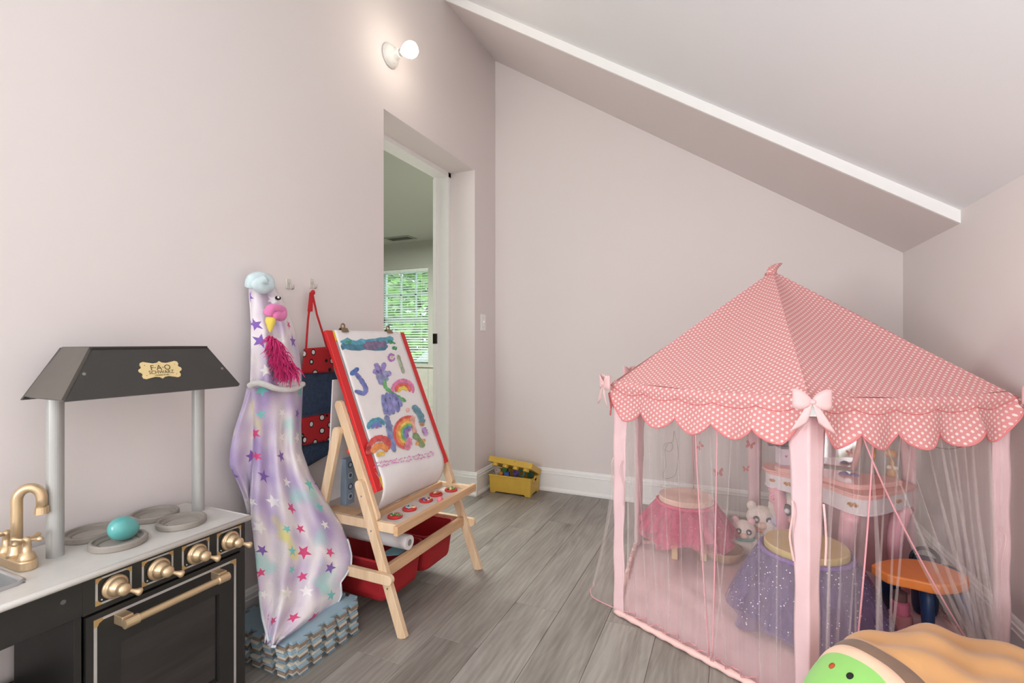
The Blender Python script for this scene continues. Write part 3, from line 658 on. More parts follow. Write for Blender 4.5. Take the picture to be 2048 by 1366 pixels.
# twisted knot at the hook
kc = onx(516, 567, -1.535)
MINTF = mat('mint_white_fleece', (206, 224, 228), .95, var=.12, vs=30, sheen=.3)
obj('twisted_ear', tube(smooth_path([kc + Vector((.0, -.03, -.015)), kc + Vector((.012, -.032, .012)), kc + Vector((.018, -.004, .022)), kc + Vector((.02, .026, .014)), kc + Vector((.022, .026, -.012)), kc + Vector((.03, -.004, -.02)), kc + Vector((.024, -.026, -.006)), kc + Vector((.03, .004, .012))], 6), .0185, 10), MINTF, bk, smooth=True, label='twisted mint and white ear over the hook')
c1 = onx(550, 628, -1.462)
obj('pink_ear', tube(smooth_path([c1 + Vector((0, -.030, -.008)), c1 + Vector((.006, -.022, .016)), c1 + Vector((.006, .002, .018)), c1 + Vector((.004, .024, .014)), c1 + Vector((.006, .022, -.008)), c1 + Vector((.008, -.002, -.004)), c1 + Vector((.006, -.016, -.016))], 6), [.011] + [.017] * 34 + [.012, .010], 10), mat('bright_pink_plush', (226, 124, 178), .9, var=.06, sheen=.4), bk, smooth=True)
c2 = onx(539, 647, -1.458)
obj('yellow_horn', lathe([(.016, -.012), (.0175, 0), (.013, .014), (.009, .026), (.004, .036), (1e-5, .04)], c2 + Vector((0, .004, .008)), (.1, -.12, -1), 14), mat('yellow_plush', (236, 210, 92), .9, sheen=.3), bk, smooth=True)
ey = onx(556, 596, -1.478)
obj('eye_patch', ball(ey, .014, 14, .35, .9, .55), mat('black_felt', (26, 24, 26), .8), bk, smooth=True); obj('eye_glint', ball(ey + Vector((.004, -.002, .002)), .0045, 8), mat('white_felt', (240, 240, 240), .7), bk, smooth=True)
# pink mane of yarn
V, Fa = [], []; rn = random.Random(4)
for i in range(420):
    t = rn.random(); u = 540 + 32 * t + rn.uniform(-10, 12) * (.5 + t); v = 672 + 72 * t
    p = onx(u, v, -1.468); L = rn.uniform(.03, .06)
    d = Vector((rn.uniform(.1, .5), rn.uniform(-.75, .2), rn.uniform(-.5, -.1))).normalized()
    tp_ = tube([p, p + d * L * .5 + Vector((.008, 0, .002)), p + d * L + Vector((.003, 0, -.012))], [.0024, .0022, .0008], 4, cap=False); n = len(V)
    V += tp_[0]; Fa += [tuple(a + n for a in f) for f in tp_[1]]
mn = obj('yarn_mane', (V, Fa), mat('magenta_yarn', (214, 52, 122), .85, var=.2, vs=60), bk, label='shaggy magenta yarn mane'); mn['kind'] = 'stuff'

# ================================================================== apron
DEN = mat('denim', (58, 74, 100), .9, var=.22, vs=70, bump=.2, bs=500)
def m_redprint():
    n = N('red_cotton_print'); n.b.inputs['Roughness'].default_value = .9; co = n.coord()
    vo = n.new('ShaderNodeTexVoronoi'); vo.inputs['Scale'].default_value = 26; vo.inputs['Randomness'].default_value = .7; n.link(n.mapv(co, (.05, 1, 1)), vo.inputs['Vector'])
    f = n.math('LESS_THAN', vo.outputs['Distance'], .25); g = n.math('LESS_THAN', vo.outputs['Distance'], .36)
    n.col(n.mix(f, n.mix(g, lin((190, 38, 44)), lin((30, 26, 28))), lin((238, 226, 220)))); return n.m
REDP = m_redprint(); REDC = mat('red_cotton', (196, 40, 46), .85)
ap = thing('kids_apron', 'denim and red print child apron hanging by a red strap from a hook', 'apron', (WX, hp.y, hp.z))
AX = WX + .030
def aprow(tab, x0, bulge, ph):
    def fn(s, t):
        v0, v1 = tab[0][0], tab[-1][0]; v = v0 + (v1 - v0) * t; uL, uR, dL, dR = interp(tab, v)
        vv = v + dL + (dR - dL) * s
        return onx(uL + (uR - uL) * s, vv, x0 + bulge * math.cos(7 * s + ph + t) + .004 * t)
    return fn
ATAB = [(697, 607, 662, 0, -4), (747, 602, 668, 0, -6), (800, 600, 700, 0, 0), (930, 600, 708, 0, -20)]
obj('bib', grid(aprow([(697, 608, 662, 0, -4), (747, 604, 668, 0, -3)], AX + .004, .003, 0), 16, 8), REDP, ap, smooth=True, solid=.003)
obj('body', grid(aprow([(744, 604, 668, 0, -3), (800, 602, 690, 0, 0), (860, 601, 700, 0, 0), (900, 600, 700, 4, -12), (926, 610, 690, 10, -36)], AX, .006, 0), 24, 24), DEN, ap, smooth=True, solid=.003)
obj('pocket', grid(aprow([(832, 603, 680, 2, -12), (885, 606, 684, 6, -10)], AX + .010, .006, 0), 20, 10), REDP, ap, smooth=True, solid=.003)
obj('pocket_hem', tube([aprow([(832, 603, 680, 2, -12), (885, 606, 684, 6, -10)], AX + .013, .006, 0)(i / 16, 0) for i in range(17)], .0035, 6), DEN, ap)
obj('neck_strap', join(tube([onx(623, 583, AX), onx(616, 640, AX), onx(612, 699, AX + .004)], .0055, 6, flat=.3), tube([onx(624, 583, AX), onx(634, 630, AX), onx(646, 668, AX), onx(655, 700, AX + .004)], .0055, 6, flat=.3)), REDC, ap)
obj('strap_knot', ball(onx(626, 585, AX + .004), .010, 12, .7, 1, 1.1), REDC, ap, smooth=True)
obj('strap_tail', grid(lambda s, t: onx(619 + 8 * s - 4 * t + 2 * s * t, 585 + 38 * t, AX + .008), 2, 6), REDC, ap, solid=.0015)

# ================================================================== easel
REDB = mat('red_painted_board', (216, 40, 42), .45, var=.04)
es = thing('art_easel', 'pine and red wooden children art easel with a painted paper sheet', 'easel', (-1.27, 1.69, 0))
for y0, y1, yi0, yi1 in ((1.400, 1.420, 1.4205, 1.440), (1.965, 1.985, 1.945, 1.9645)):
    lg = obj('front_leg', bar(-1.056, 0, -1.258, .535, .036, y0, y1), PINE, es, bevel=.002)
    for z in (.165, .215, .36, .48):
        x_ = -1.056 - .202 * z / .535
        obj('bolt', lathe([(.0035, 0), (.0035, .001)], (x_, y0 if y0 < 1.7 else y1, z), (0, -1 if y0 < 1.7 else 1, 0), 8), CHR, lg)
    obj('upper_arm', bar(-1.19, .385, -1.376, .822, .036, yi0, yi1, True), PINE, es, bevel=.002)
    obj('rear_leg', bar(-1.536, 0, -1.356, .725, .036, y0, y1), PINE, es, bevel=.002)
    obj('side_rail', bar(-1.475, .372, -1.08, .372, .034, yi0, yi1, False, False), PINE, es, bevel=.002)
    obj('lower_side_bar', bar(-1.50, .205, -1.085, .205, .036, y0 - .021 if y0 < 1.7 else y0 + .0205, y0 - .0005 if y0 < 1.7 else y1 + .021, True, True), PINE, es, bevel=.002)
obj('stretcher', box(-1.150, -1.130, 1.4205, 1.9645, .195, .235), PINEY, es, bevel=.002)
obj('stretcher', box(-1.490, -1.470, 1.4205, 1.9645, .195, .235), PINEY, es, bevel=.002)
obj('knob', ball(onx(700, 902, -1.325), .0125, 16), mat('red_knob', (226, 66, 48), .4), es, smooth=True)
# tray
tr = obj('tray_floor', box(-1.236, -1.085, 1.441, 1.944, .365, .371), mat('white_tray_paint', (214, 204, 196), .6, var=.08, vs=30), es, label='pale paint-marked tray base')
obj('tray_rail', box(-1.092, -1.074, 1.400, 1.985, .358, .392), PINEY, es, bevel=.002)
obj('tray_rail', box(-1.250, -1.234, 1.441, 1.944, .358, .392), PINEY, es, bevel=.002)
# boards
bp0 = Vector((-1.2, 0, .494)); bup = Vector((-1.452 + 1.2, 0, 1.095 - .494)); BL = bup.length; bup.normalize(); bn = Vector((bup.z, 0, -bup.x))
def bpt(y, h, off=0): return Vector((bp0.x, y, bp0.z)) + bup * h + bn * off
def bslab(y0, y1, h0, h1, o0, o1):
    v = [bpt(y, h, o) for y in (y0, y1) for h in (h0, h1) for o in (o0, o1)]
    return v, [(0, 1, 3, 2), (4, 6, 7, 5), (0, 4, 5, 1), (2, 3, 7, 6), (0, 2, 6, 4), (1, 5, 7, 3)]
obj('board', bslab(1.474, 1.913, 0, BL, -.012, -.006), mat('white_board', (232, 228, 226), .5), es)
for a, b in ((1.4405, 1.476), (1.911, 1.9445)):
    obj('side_frame', bslab(a, b, -.005, BL, -.016, 0), REDB, es, bevel=.002)
obj('corner_clip', bslab(1.476, 1.494, BL - .045, BL - .002, -.006, .0005), mat('yellow_plastic', (240, 204, 60), .5), es)
obj('corner_clip', bslab(1.476, 1.494, 0, .045, -.006, .0005), mat('yellow_plastic', (240, 204, 60), .5), es)
# rear board
q0, q1 = Vector((-1.512, 0, .20)), Vector((-1.472, 0, 1.06))
obj('rear_board', slab([(-1.448, 1.4405, .42), (-1.448, 1.9445, .42), (-1.418, 1.9445, .90), (-1.418, 1.4405, .90)], .006), mat('white_board', (232, 228, 226)), es)
# paper sheet
PAPER = mat('white_paper', (240, 236, 236), .8, var=.02, bump=.03, bs=8)
def paper_pt(s, t):
    # t 0 top .. 1 bottom; the sheet runs down the board then hangs free in a soft curve
    L = BL + .10; d = L * t; y = 1.482 + (1.908 - 1.482) * s
    if d < BL - .07: return bpt(y, BL - d, .003)
    e = (d - (BL - .07)) / .17; h = .07
    b = bpt(y, h, .003); curl = .012 * math.sin(math.pi * min(1, e)) + .004 * math.sin(6 * s + 2 * e)
    return Vector((b.x + .055 * e - .074 * e * e + curl, y - .012 * e * (1 - s), b.z - .165 * e))
pp = obj('painting_paper', grid(paper_pt, 24, 44), PAPER, es, smooth=True, solid=.0008, label='white paper sheet with painted rainbows and flowers')
LAY = [0]
def zp(x, y):   # point read off the enlarged view of the sheet
    return (620 + x / 3.593, 630 + y / 3.593)
def on_board(x, y, k): u, v = zp(x, y); return onp(u, v, bp0 + bn * (.0042 + .00012 * k), bn)
def stroke(name, polys, wd, col, jag=0.15, seed=0):
    """brush strokes as thin flat ribbons lying on the paper"""
    rn = random.Random(seed + len(polys) * 3); parts = []
    LAY[0] += 1
    for P in polys:
        q = [Vector((a, b, 0)) for a, b in P]; q = smooth_path(q, 6) if len(q) > 2 else [q[0].lerp(q[1], i / 8) for i in range(9)]
        V = []
        for i, p in enumerate(q):
            d = (q[min(i + 1, len(q) - 1)] - q[max(i - 1, 0)]); d.normalize(); n = Vector((-d.y, d.x, 0)); tt = i / (len(q) - 1); h = wd / 2 * (1 + rn.uniform(-jag, jag)) * (1 - .75 * abs(2 * tt - 1) ** 7)
            for s in (-1, 1):
                c = p + n * h * s * (1 + rn.uniform(-jag, jag) * .6); V.append(on_board(c.x, c.y, LAY[0]))
        parts.append((V, [(2 * i, 2 * i + 1, 2 * i + 3, 2 * i + 2) for i in range(len(q) - 1)]))
    col = tuple(int(c_ * .84 + 244 * .16) for c_ in col); m_ = mat('paint_%d_%d_%d' % col, col, .8, var=.3, vs=45)
    return obj(name, join(*parts), m_, pp)
def arch(cx, cy, r, a0=180, a1=360, sx=1.0, sk=0.0):
    return [(cx + r * sx * math.cos(R(a)) + sk * r * math.sin(R(a)), cy + r * math.sin(R(a))) for a in [a0 + (a1 - a0) * i / 8 for i in range(9)]]
S = stroke
S('painted_band', [[(218, 190), (400, 205), (600, 170)]], 52, (70, 150, 178), .3, 1); S('painted_band', [[(222, 222), (360, 235), (560, 225)]], 46, (52, 112, 140), .4, 2)
S('painted_band', [[(380, 222), (470, 215), (550, 205)]], 52, (110, 92, 128), .3, 3); S('painted_band', [[(255, 190), (300, 192)], [(560, 185), (615, 205)], [(590, 230), (625, 245)]], 20, (52, 134, 84), .5, 4)
S('painted_letter', [[(290, 430), (350, 380)]], 34, (58, 96, 178), .1, 5); S('painted_letter', [[(322, 410), (370, 470), (402, 530), (385, 562), (320, 545)]], 34, (98, 108, 178), .12, 6)
S('painted_flower', [[(472, 345), (488, 385), (500, 420)], [(535, 340), (525, 385), (505, 425)], [(585, 415), (550, 425), (510, 430)], [(452, 400), (480, 410), (510, 425)], [(560, 455), (520, 435)]], 34, (140, 124, 196), .2, 7); S('painted_flower', [[(490, 420), (520, 500)], [(540, 400), (545, 480)]], 42, (134, 140, 186), .25, 8)
S('painted_bloom', [arch(587, 305, 22, 0, 330)], 16, (176, 108, 196), .4, 9); S('painted_bloom', [[(583, 300), (592, 310)]], 14, (240, 190, 70), .1, 10)
S('painted_stroke', [[(632, 285), (652, 350), (676, 420)]], 24, (160, 174, 146), .12, 11)
S('painted_rainbow', [arch(668, 545, 74, 168, 372, 1)], 26, (222, 112, 166), .15, 12); S('painted_rainbow', [arch(668, 548, 50, 175, 365, 1)], 24, (232, 84, 74), .15, 13); S('painted_rainbow', [arch(668, 550, 28, 170, 350, 1)], 24, (248, 196, 70), .15, 14)
S('painted_stem', [[(545, 455), (540, 510), (580, 550), (640, 590), (690, 620)]], 22, (84, 160, 90), .35, 15)
S('painted_bell', [[(525, 570), (535, 640), (550, 715)], [(550, 556), (565, 640), (575, 722)], [(575, 555), (595, 640), (600, 715)], [(600, 562), (625, 630), (630, 700)], [(615, 585), (645, 625), (652, 660)]], 32, (116, 122, 186), .25, 16); S('painted_bell', [[(560, 590), (580, 680)], [(600, 600), (615, 690)]], 22, (140, 134, 198), .3, 17)
S('painted_stalk', [[(548, 720), (570, 800), (580, 880), (612, 985)]], 42, (112, 126, 178), .2, 18)
S('painted_rainbow', [arch(478, 810, 58, 170, 340, 1, -.1)], 30, (66, 146, 172), .2, 19); S('painted_rainbow', [arch(480, 812, 30, 170, 350, 1)], 28, (86, 108, 178), .2, 20); S('painted_rainbow', [[(478, 800), (486, 812)]], 24, (152, 92, 164), .2, 21)
S('painted_rainbow', [arch(492, 960, 76, 165, 365, .95, -.2), arch(486, 985, 70, 165, 215, .95, -.2)], 42, (214, 66, 64), .2, 22); S('painted_rainbow', [arch(500, 985, 46, 170, 360, 1, -.2)], 44, (240, 130, 60), .2, 23); S('painted_rainbow', [arch(508, 1015, 20, 170, 350, 1, -.2)], 30, (250, 188, 78), .2, 24)
for i, (r_, cc) in enumerate(((118, (216, 72, 66)), (98, (240, 130, 60)), (78, (248, 190, 76)), (60, (110, 178, 88)), (42, (92, 120, 188)), (26, (150, 102, 178)))):
    S('painted_rainbow', [arch(718, 850, r_, 110, 290, .92)], 23, cc, .1, 30 + i)
S('painted_splash', [[(740, 650), (790, 710), (815, 780)]], 44, (84, 132, 152), .3, 40); S('painted_splash', [[(790, 780), (822, 790)]], 26, (206, 130, 76), .3, 41); S('painted_splash', [[(735, 720), (745, 800), (760, 850)], [(690, 680), (715, 685)]], 30, (232, 160, 142), .3, 42)
S('painted_splash', [[(815, 810), (830, 840), (835, 865)]], 34, (172, 130, 188), .25, 43); S('painted_splash', [[(760, 930), (830, 895)]], 34, (236, 150, 70), .3, 44); S('painted_splash', [[(745, 850), (790, 900), (815, 950)]], 40, (122, 144, 92), .25, 45); S('painted_splash', [[(715, 880), (700, 970)]], 46, (226, 124, 160), .3, 46)
rn = random.Random(2); dabs = []
for r0, (ya, yb), (xa, xb) in ((0, (1068, 985), (455, 900)), (1, (1095, 1005), (460, 900))):
    for i in range(46):
        t = i / 46
        if rn.random() < .82:
            x_ = xa + (xb - xa) * t; y_ = ya + (yb - ya) * t + rn.uniform(-4, 4); dabs.append([(x_, y_), (x_ + rn.uniform(3, 9), y_ + rn.uniform(-9, 9))])
S('painted_dabs', dabs, 9, (220, 120, 186), .5, 50)
S('pencil_line', [[(470, 1130), (500, 1180), (505, 1240)]], 3, (196, 168, 170), .1, 51)
# binder clips
for u in (687, 776):
    c = onp(u, 661, bpt(0, BL, 0), bn); c = bpt(c.y, BL, 0)
    t = thing('binder_clip', 'bronze bulldog clip on the top edge of the easel paper, %s' % ('left one' if u < 700 else 'right one'), 'clip', c, 'clips on the easel')
    obj('jaw', slab([c + Vector((.012, -.018, -.006)), c + Vector((.012, .018, -.006)), c + Vector((.002, .018, .010)), c + Vector((.002, -.018, .010))], .002), mat('bronze_metal', (150, 128, 100), .35, .8), t)
    obj('jaw', slab([c + Vector((-.016, -.018, -.006)), c + Vector((-.016, .018, -.006)), c + Vector((-.002, .018, .010)), c + Vector((-.002, -.018, .010))], -.002), mat('bronze_metal', (150, 128, 100)), t)
    obj('grip', tube([c + Vector((0, .010 * math.cos(a) - .004, .018 + .010 * math.sin(a))) for a in [2 * math.pi * i / 14 for i in range(14)]], .0032, 6, closed=True), mat('bronze_metal', (150, 128, 100)), t, smooth=True)
# red fabric bins
REDF = mat('red_fabric_bin', (168, 28, 36), .75, var=.1, vs=8, bump=.08, bs=30)
def bin_(y0, y1, label, seed):
    x0, x1, zt, zb = -1.462, -1.160, .222, .066; t = thing('storage_bin', label, 'bin', ((x0 + x1) / 2, (y0 + y1) / 2, zb), 'red bins under the easel')
    def sect(z, ins, rad=.03):
        a, b, c, d = x0 + ins, x1 - ins, y0 + ins * .6, y1 - ins * .6; P = []
        for cx_, cy_, a0 in ((b - rad, d - rad, 0), (a + rad, d - rad, 90), (a + rad, c + rad, 180), (b - rad, c + rad, 270)):
            for i in range(5): an = R(a0 + 90 * i / 4); P.append(Vector((cx_ + rad * math.cos(an), cy_ + rad * math.sin(an), z)))
        return P
    prof = [(zt, 0), (zt - .03, .003), (.14, .010), (.09, .016), (zb + .008, .022), (zb, .034)]
    rows = [sect(z, i_) for z, i_ in prof] ; n = 20
    inner = [sect(z + (.004 if k == 0 else 0), i_ + .006) for k, (z, i_) in enumerate([(zb + .006, .034), (.09, .016), (.14, .010), (zt, 0)])]
    rr_ = rows + inner; V = [p for r in rr_ for p in r]; Fa = []
    for j in range(len(rr_) - 1):
        for i in range(n):
            k = (i + 1) % n; Fa.append((j * n + i, j * n + k, (j + 1) * n + k, (j + 1) * n + i))
    Fa.append(tuple(range(5 * n, 6 * n))); Fa.append(tuple(range(6 * n, 7 * n)))
    L_ = (len(rr_) - 1) * n
    for i in range(n): Fa.append((L_ + i, L_ + (i + 1) % n, (i + 1) % n, i))
    Fa = [f for f in Fa if not (min(f) >= 5 * n and max(f) < 7 * n and len(f) == 4 and min(f) < 6 * n and max(f) >= 6 * n)]
    obj('tub', (V, Fa), REDF, t, smooth=False)
    obj('rim', tube([p + Vector((0, 0, .001)) for p in rows[0]], .0055, 8, closed=True), REDF, t, smooth=True)
bin_(1.450, 1.690, 'large red storage bin under the easel nearest the foam mats', 1)
bin_(1.712, 1.940, 'red storage bin under the easel nearest the doorway', 2)
# paper roll
rl = thing('paper_roll', 'roll of white drawing paper resting across the red bin', 'paper roll', (-1.31, 1.566, .2358))
zr = .2358 + .028
obj('roll', lathe([(.0275, 0), (.028, .002), (.028, .345), (.0275, .347)], (-1.49, 1.566, zr), (1, 0, 0), 28), PAPER, rl)
obj('core', lathe([(.0125, .3472), (.0125, .3478), (.0095, .348), (.0095, .340)], (-1.49, 1.566, zr), (1, 0, 0), 20), mat('grey_card', (150, 148, 150), .8), rl)
for (x_, y_, z_, r_, c_, l_) in ((-1.225, 1.86, .205, .030, (92, 66, 142), 'purple ball of dough in the red bin nearest the doorway'), (-1.27, 1.79, .20, .028, (198, 60, 62), 'round red toy piece in the red bin nearest the doorway')):
    o = obj('toy_ball', ball((x_, y_, z_ - .108), r_, 16, 1, 1.15, .85), mat('ball_%d' % c_[0], c_, .6), smooth=True); tag(o, l_, 'toy')
o = obj('paint_card', slab([(-1.25, 1.50, .215), (-1.17, 1.53, .224), (-1.16, 1.62, .226), (-1.24, 1.60, .217)], .003), mat('teal_card', (110, 150, 160), .7)); tag(o, 'blue grey card sticking up in the near red bin', 'card')
# box behind the easel
bxp = onx(697, 960, -1.42)
bt = thing('game_box', 'tall blue grey box with round icons standing behind the easel', 'box', (-1.43, bxp.y, .389))
obj('carton', box(-1.44, -1.41, bxp.y - .024, bxp.y + .024, .389, .575), mat('blue_grey_card', (146, 164, 184), .7, var=.08), bt, bevel=.001)
for i, z in enumerate((.548, .505, .46, .42)):
    obj('icon', lathe([(.013, 0), (.013, .0006)], (-1.41, bxp.y, z), (1, 0, 0), 18), mat('icon_%d' % (i % 2), ((70, 84, 110), (196, 208, 218))[i % 2], .6), bt)
    obj('icon', lathe([(.008, .0006), (.008, .001)], (-1.41, bxp.y, z), (1, 0, 0), 14), mat('icon_%d' % ((i + 1) % 2), ((70, 84, 110), (196, 208, 218))[(i + 1) % 2], .6), bt)
obj('shelf_paper', box(-1.46, -1.30, 1.4405, 1.50, .3855, .3885), PINEY, es)
# cookie-like discs on the tray
REDD = mat('red_wood_disc', (206, 52, 52), .5)
CK = [((790, 1033), ((216, 60, 50), (250, 214, 190), (64, 140, 70)), 'red disc with green leaf and pale face shapes on the easel tray, nearest end'),
      ((819, 1018), ((30, 36, 48), (244, 190, 150), (150, 208, 220)), 'red disc with black and light blue relief on the easel tray'),
      ((852, 1001), ((246, 214, 120), (250, 226, 170), (96, 74, 140)), 'red disc with yellow and purple relief on the easel tray'),
      ((872, 989), ((140, 62, 44), (248, 206, 170), (180, 90, 60)), 'red disc with brown relief on the easel tray'),
      ((902, 980), ((34, 30, 34), (246, 220, 170), (110, 150, 70)), 'red disc with black, cream and green relief on the easel tray, farthest end')]
for i, ((u, v), cols, lab) in enumerate(CK):
    p = onz(u, v, .374); p.x = min(max(p.x, -1.195), -1.125); rn = random.Random(i + 11)
    t = thing('relief_disc', lab, 'toy', (p.x, p.y, .371), 'painted discs on the easel tray')
    obj('disc', lathe([(.027, 0), (.029, .002), (.029, .007), (.027, .009), (1e-5, .009)], (p.x, p.y, .371), (0, 0, 1), 24), REDD, t)
    for k, c_ in enumerate(cols):
        parts = []
        for j in range(5):
            a = rn.uniform(0, 6.28); rr = rn.uniform(.004, .019); a = a if k else a * .5 + 1.5
            parts.append(ball((p.x + rr * math.cos(a), p.y + rr * math.sin(a), .3805 + k * .001), rn.uniform(.005, .009), 8, 1, 1, .45, 5))
        obj('relief', join(*parts), mat('relief_%d_%d_%d' % c_, c_, .6), t, smooth=True)
p = onz(879, 999, .385)
o = obj('pink_ball', ball((-1.112, p.y, .3852), .0135, 14), mat('pink_dough', (232, 128, 140), .6), smooth=True); tag(o, 'small pink ball among the discs on the easel tray', 'ball')

# ================================================================== yellow toy box
YEL = mat('yellow_plastic_box', (226, 186, 78), .45, var=.04)
yb0, yb1, xb0, xb1, hb_ = 3.020, 3.195, -1.532, -1.222, .130
yt = thing('toy_box', 'yellow plastic building brick shaped box with its lid propped open', 'toy box', ((xb0 + xb1) / 2, (yb0 + yb1) / 2, 0))
th = .006
def taper(x0, x1, y0, y1, z0, z1, ins):
    v = [(x0 + ins, y0 + ins, z0), (x1 - ins, y0 + ins, z0), (x1 - ins, y1 - ins, z0), (x0 + ins, y1 - ins, z0), (x0, y0, z1), (x1, y0, z1), (x1, y1, z1), (x0, y1, z1)]
    return v, [(3, 2, 1, 0), (4, 5, 6, 7), (0, 1, 5, 4), (1, 2, 6, 5), (2, 3, 7, 6), (3, 0, 4, 7)]
sil = [(0, 0), (.035, 0), (.045, .010), (.255, .010), (.265, 0), (.30, 0), (.305, .118), (-.005, .118)]
obj('front_wall', prism(sil, (xb0 + .005, yb0 + .005, 0), (1, 0, 0), (0, -.03, 1), (0, 1, 0), th), YEL, yt, bevel=.001)
obj('back_wall', prism(sil, (xb0 + .005, yb1 - .011, 0), (1, 0, 0), (0, .03, 1), (0, 1, 0), th), YEL, yt, bevel=.001)
sil2 = [(0, 0), (.03, 0), (.04, .012), (.125, .012), (.135, 0), (.165, 0), (.167, .118), (.115, .118), (.105, .096), (.065, .096), (.055, .118), (-.002, .118)]
for xx, d in ((xb1 - .011, 1), (xb0 + .005, -1)):
    obj('end_wall', prism(sil2, (xx, yb0 + .005, 0), (0, 1, 0), (d * .03, 0, 1), (1, 0, 0), th), YEL, yt, bevel=.001)
obj('base', box(xb0 + .008, xb1 - .008, yb0 + .008, yb1 - .008, .012, .018), YEL, yt)
for ya in (yb0 - .004, yb1 - .006): obj('rim', box(xb0 - .002, xb1 + .002, ya, ya + .010, .116, .127), YEL, yt, bevel=.002)
obj('latch_tab', join(lathe([(.017, 0), (.017, .008)], (xb1 - .001, 3.10, .112), (1, 0, 0), 18), box(xb1 - .001, xb1 + .007, 3.065, 3.135, .092, .112)), YEL, yt)
L0 = Vector((xb0 - .004, 0, 0)); ld = Vector((.315, 0, -.024)).normalized(); lback = Vector((0, .90, -.43)).normalized(); lu = ld.cross(-lback) * -1; lu = lu if lu.z > 0 else -lu
lid = obj('lid', prism([(-.002, 0), (.322, 0), (.322, .040), (-.002, .040)], (xb0 - .003, yb0 - .004, .218), ld, lu, lback, .185), YEL, yt, bevel=.003)
for i in range(4):
    obj('stud', lathe([(.021, 0), (.021, .018), (.019, .02)], Vector((xb0 - .003, yb0 - .004, .218)) + lback * .028 + ld * (.045 + .077 * i), -lu, 20), YEL, lid)
obj('lid_hole', lathe([(.003, 0), (.003, .0008)], Vector((xb0, yb0 - .0042, .218)) + ld * .19 + lu * .030, -lback, 8), BLACKP, lid)
TOYS = [('toy_brick', 'blue', (64, 96, 178), -1.405, 'box'), ('toy_cup', 'purple', (126, 104, 180), -1.355, 'cone'), ('toy_ring', 'teal', (66, 150, 150), -1.32, 'ring'), ('toy_ball', 'brown', (150, 98, 62), -1.285, 'ball'), ('toy_flower', 'white', (232, 226, 218), -1.495, 'cone'), ('toy_brick', 'green', (66, 140, 80), -1.445, 'box'), ('toy_ball', 'dark red', (140, 40, 40), -1.43, 'ball'), ('toy_disc', 'orange', (236, 150, 60), -1.47, 'ball'), ('toy_brick', 'dark green', (40, 84, 62), -1.255, 'box')]
for i, (nm, cn, cc, x_, kd) in enumerate(TOYS):
    y_ = 3.045 + (i % 3) * .028; z_ = .112 + .01 * (i % 3); m_ = mat('toy_' + cn.replace(' ', '_'), cc, .45)
    if kd == 'box': g = join(box(x_ - .017, x_ + .017, y_ - .012, y_ + .012, z_ - .02, z_ + .034), lathe([(.006, 0), (.006, .006)], (x_ - .008, y_, z_ + .034), (0, 0, 1), 10), lathe([(.006, 0), (.006, .006)], (x_ + .008, y_, z_ + .034), (0, 0, 1), 10))
    elif kd == 'cone': g = lathe([(.014, -.02), (.018, .01), (.022, .03), (.018, .031), (.012, -.012)], (x_, y_, z_), (.3, -.4, 1), 14)
    elif kd == 'ring': g = tube([(x_ + .02 * math.cos(a), y_ + .008 * math.sin(a), z_ + .004 + .02 * math.sin(a)) for a in [2 * math.pi * k / 18 for k in range(18)]], .006, 8, closed=True)
    else: g = ball((x_, y_, z_), .019, 14, 1.1, .9, .9)
    o = obj(nm, g, m_, smooth=(kd in ('ball', 'ring'))); tag(o, '%s %s among the toys inside the open yellow box' % (cn, nm.replace('_', ' ')), 'toy', 'toys in the yellow box')

# ================================================================== princess tent
TC = Vector((.158, 2.235, 0)); TR = .668; ZE, ZA = .898, 1.338
HEX = [TC + Vector((TR * math.cos(R(213.5 + 60 * i)), TR * math.sin(R(213.5 + 60 * i)), 0)) for i in range(6)]   # A near left, B nearest, C near right, D, E, F
tn = thing('play_tent', 'pink polka dot hexagonal play tent with sheer tulle curtains and bows', 'play tent', (TC.x, TC.y, 0))
def out(i): return (HEX[i] - TC).normalized()
apex = TC + Vector((0, 0, ZA))
for i in range(6):
    a, b = HEX[i], HEX[(i + 1) % 6]; e = (b - a).normalized(); no = ((a + b) / 2 - TC).normalized(); Ln = (b - a).length
    def fn(s, t, a=a, b=b):
        ed = a.lerp(b, s); ed.z = ZE - .012 * math.sin(math.pi * s); p = apex.lerp(ed, t)
        p.z -= .022 * math.sin(math.pi * t) * (1 - (2 * s - 1) ** 2) - .004 * math.sin(9 * s + 5 * t) * t
        return p
    V, Fa = grid(fn, 18, 18); mid = (a + b) / 2
    sl = ((mid + Vector((0, 0, ZE))) - apex); SL = sl.length; sl.normalize()
    uv = [((p - apex).dot(e), (p - apex).dot(sl)) for p in V]
    rp_ = obj('roof_panel', (V, Fa), DOTS, tn, smooth=True, uvs=uv)
    # valance
    ns = 5
    def vf(s, t, a=a, b=b, no=no):
        ed = a.lerp(b, s); q = math.sin(math.pi * ns * s); dep = .098 + .042 * abs(q) ** .8
        cn = min(s, 1 - s) * ns
        if cn < .45: dep *= .50 + .50 * (cn / .45) ** .6
        zt = ZE + .002 - .012 * math.sin(math.pi * s); d = dep * t
        o_ = .006 + .028 * t + .010 * t * math.sin(2 * math.pi * ns * s * .8 + i) + .006 * t * math.sin(23 * s + 3 * t)
        # a soft roll under the eave, then the frill
        roll = .010 * math.sin(min(1, d / .035) * math.pi)
        return ed + no * (o_ + roll) + Vector((0, 0, zt - d))
    V, Fa = grid(vf, 100, 12); NU = 101
    uv = [((p - a).dot(e), p.z) for p in V]
    va = obj('valance', (V, Fa), DOTS, tn, smooth=True, uvs=uv)
    obj('binding', tube([vf(k / 100, 1) for k in range(101)], .0026, 5), mat('rose_binding', (226, 132, 134), .8), va, smooth=True)
    obj('seam_cord', tube([vf(k / 40, .33) + no * .001 for k in range(41)], .0014, 4), mat('seam_pink', (214, 120, 122), .8), va)
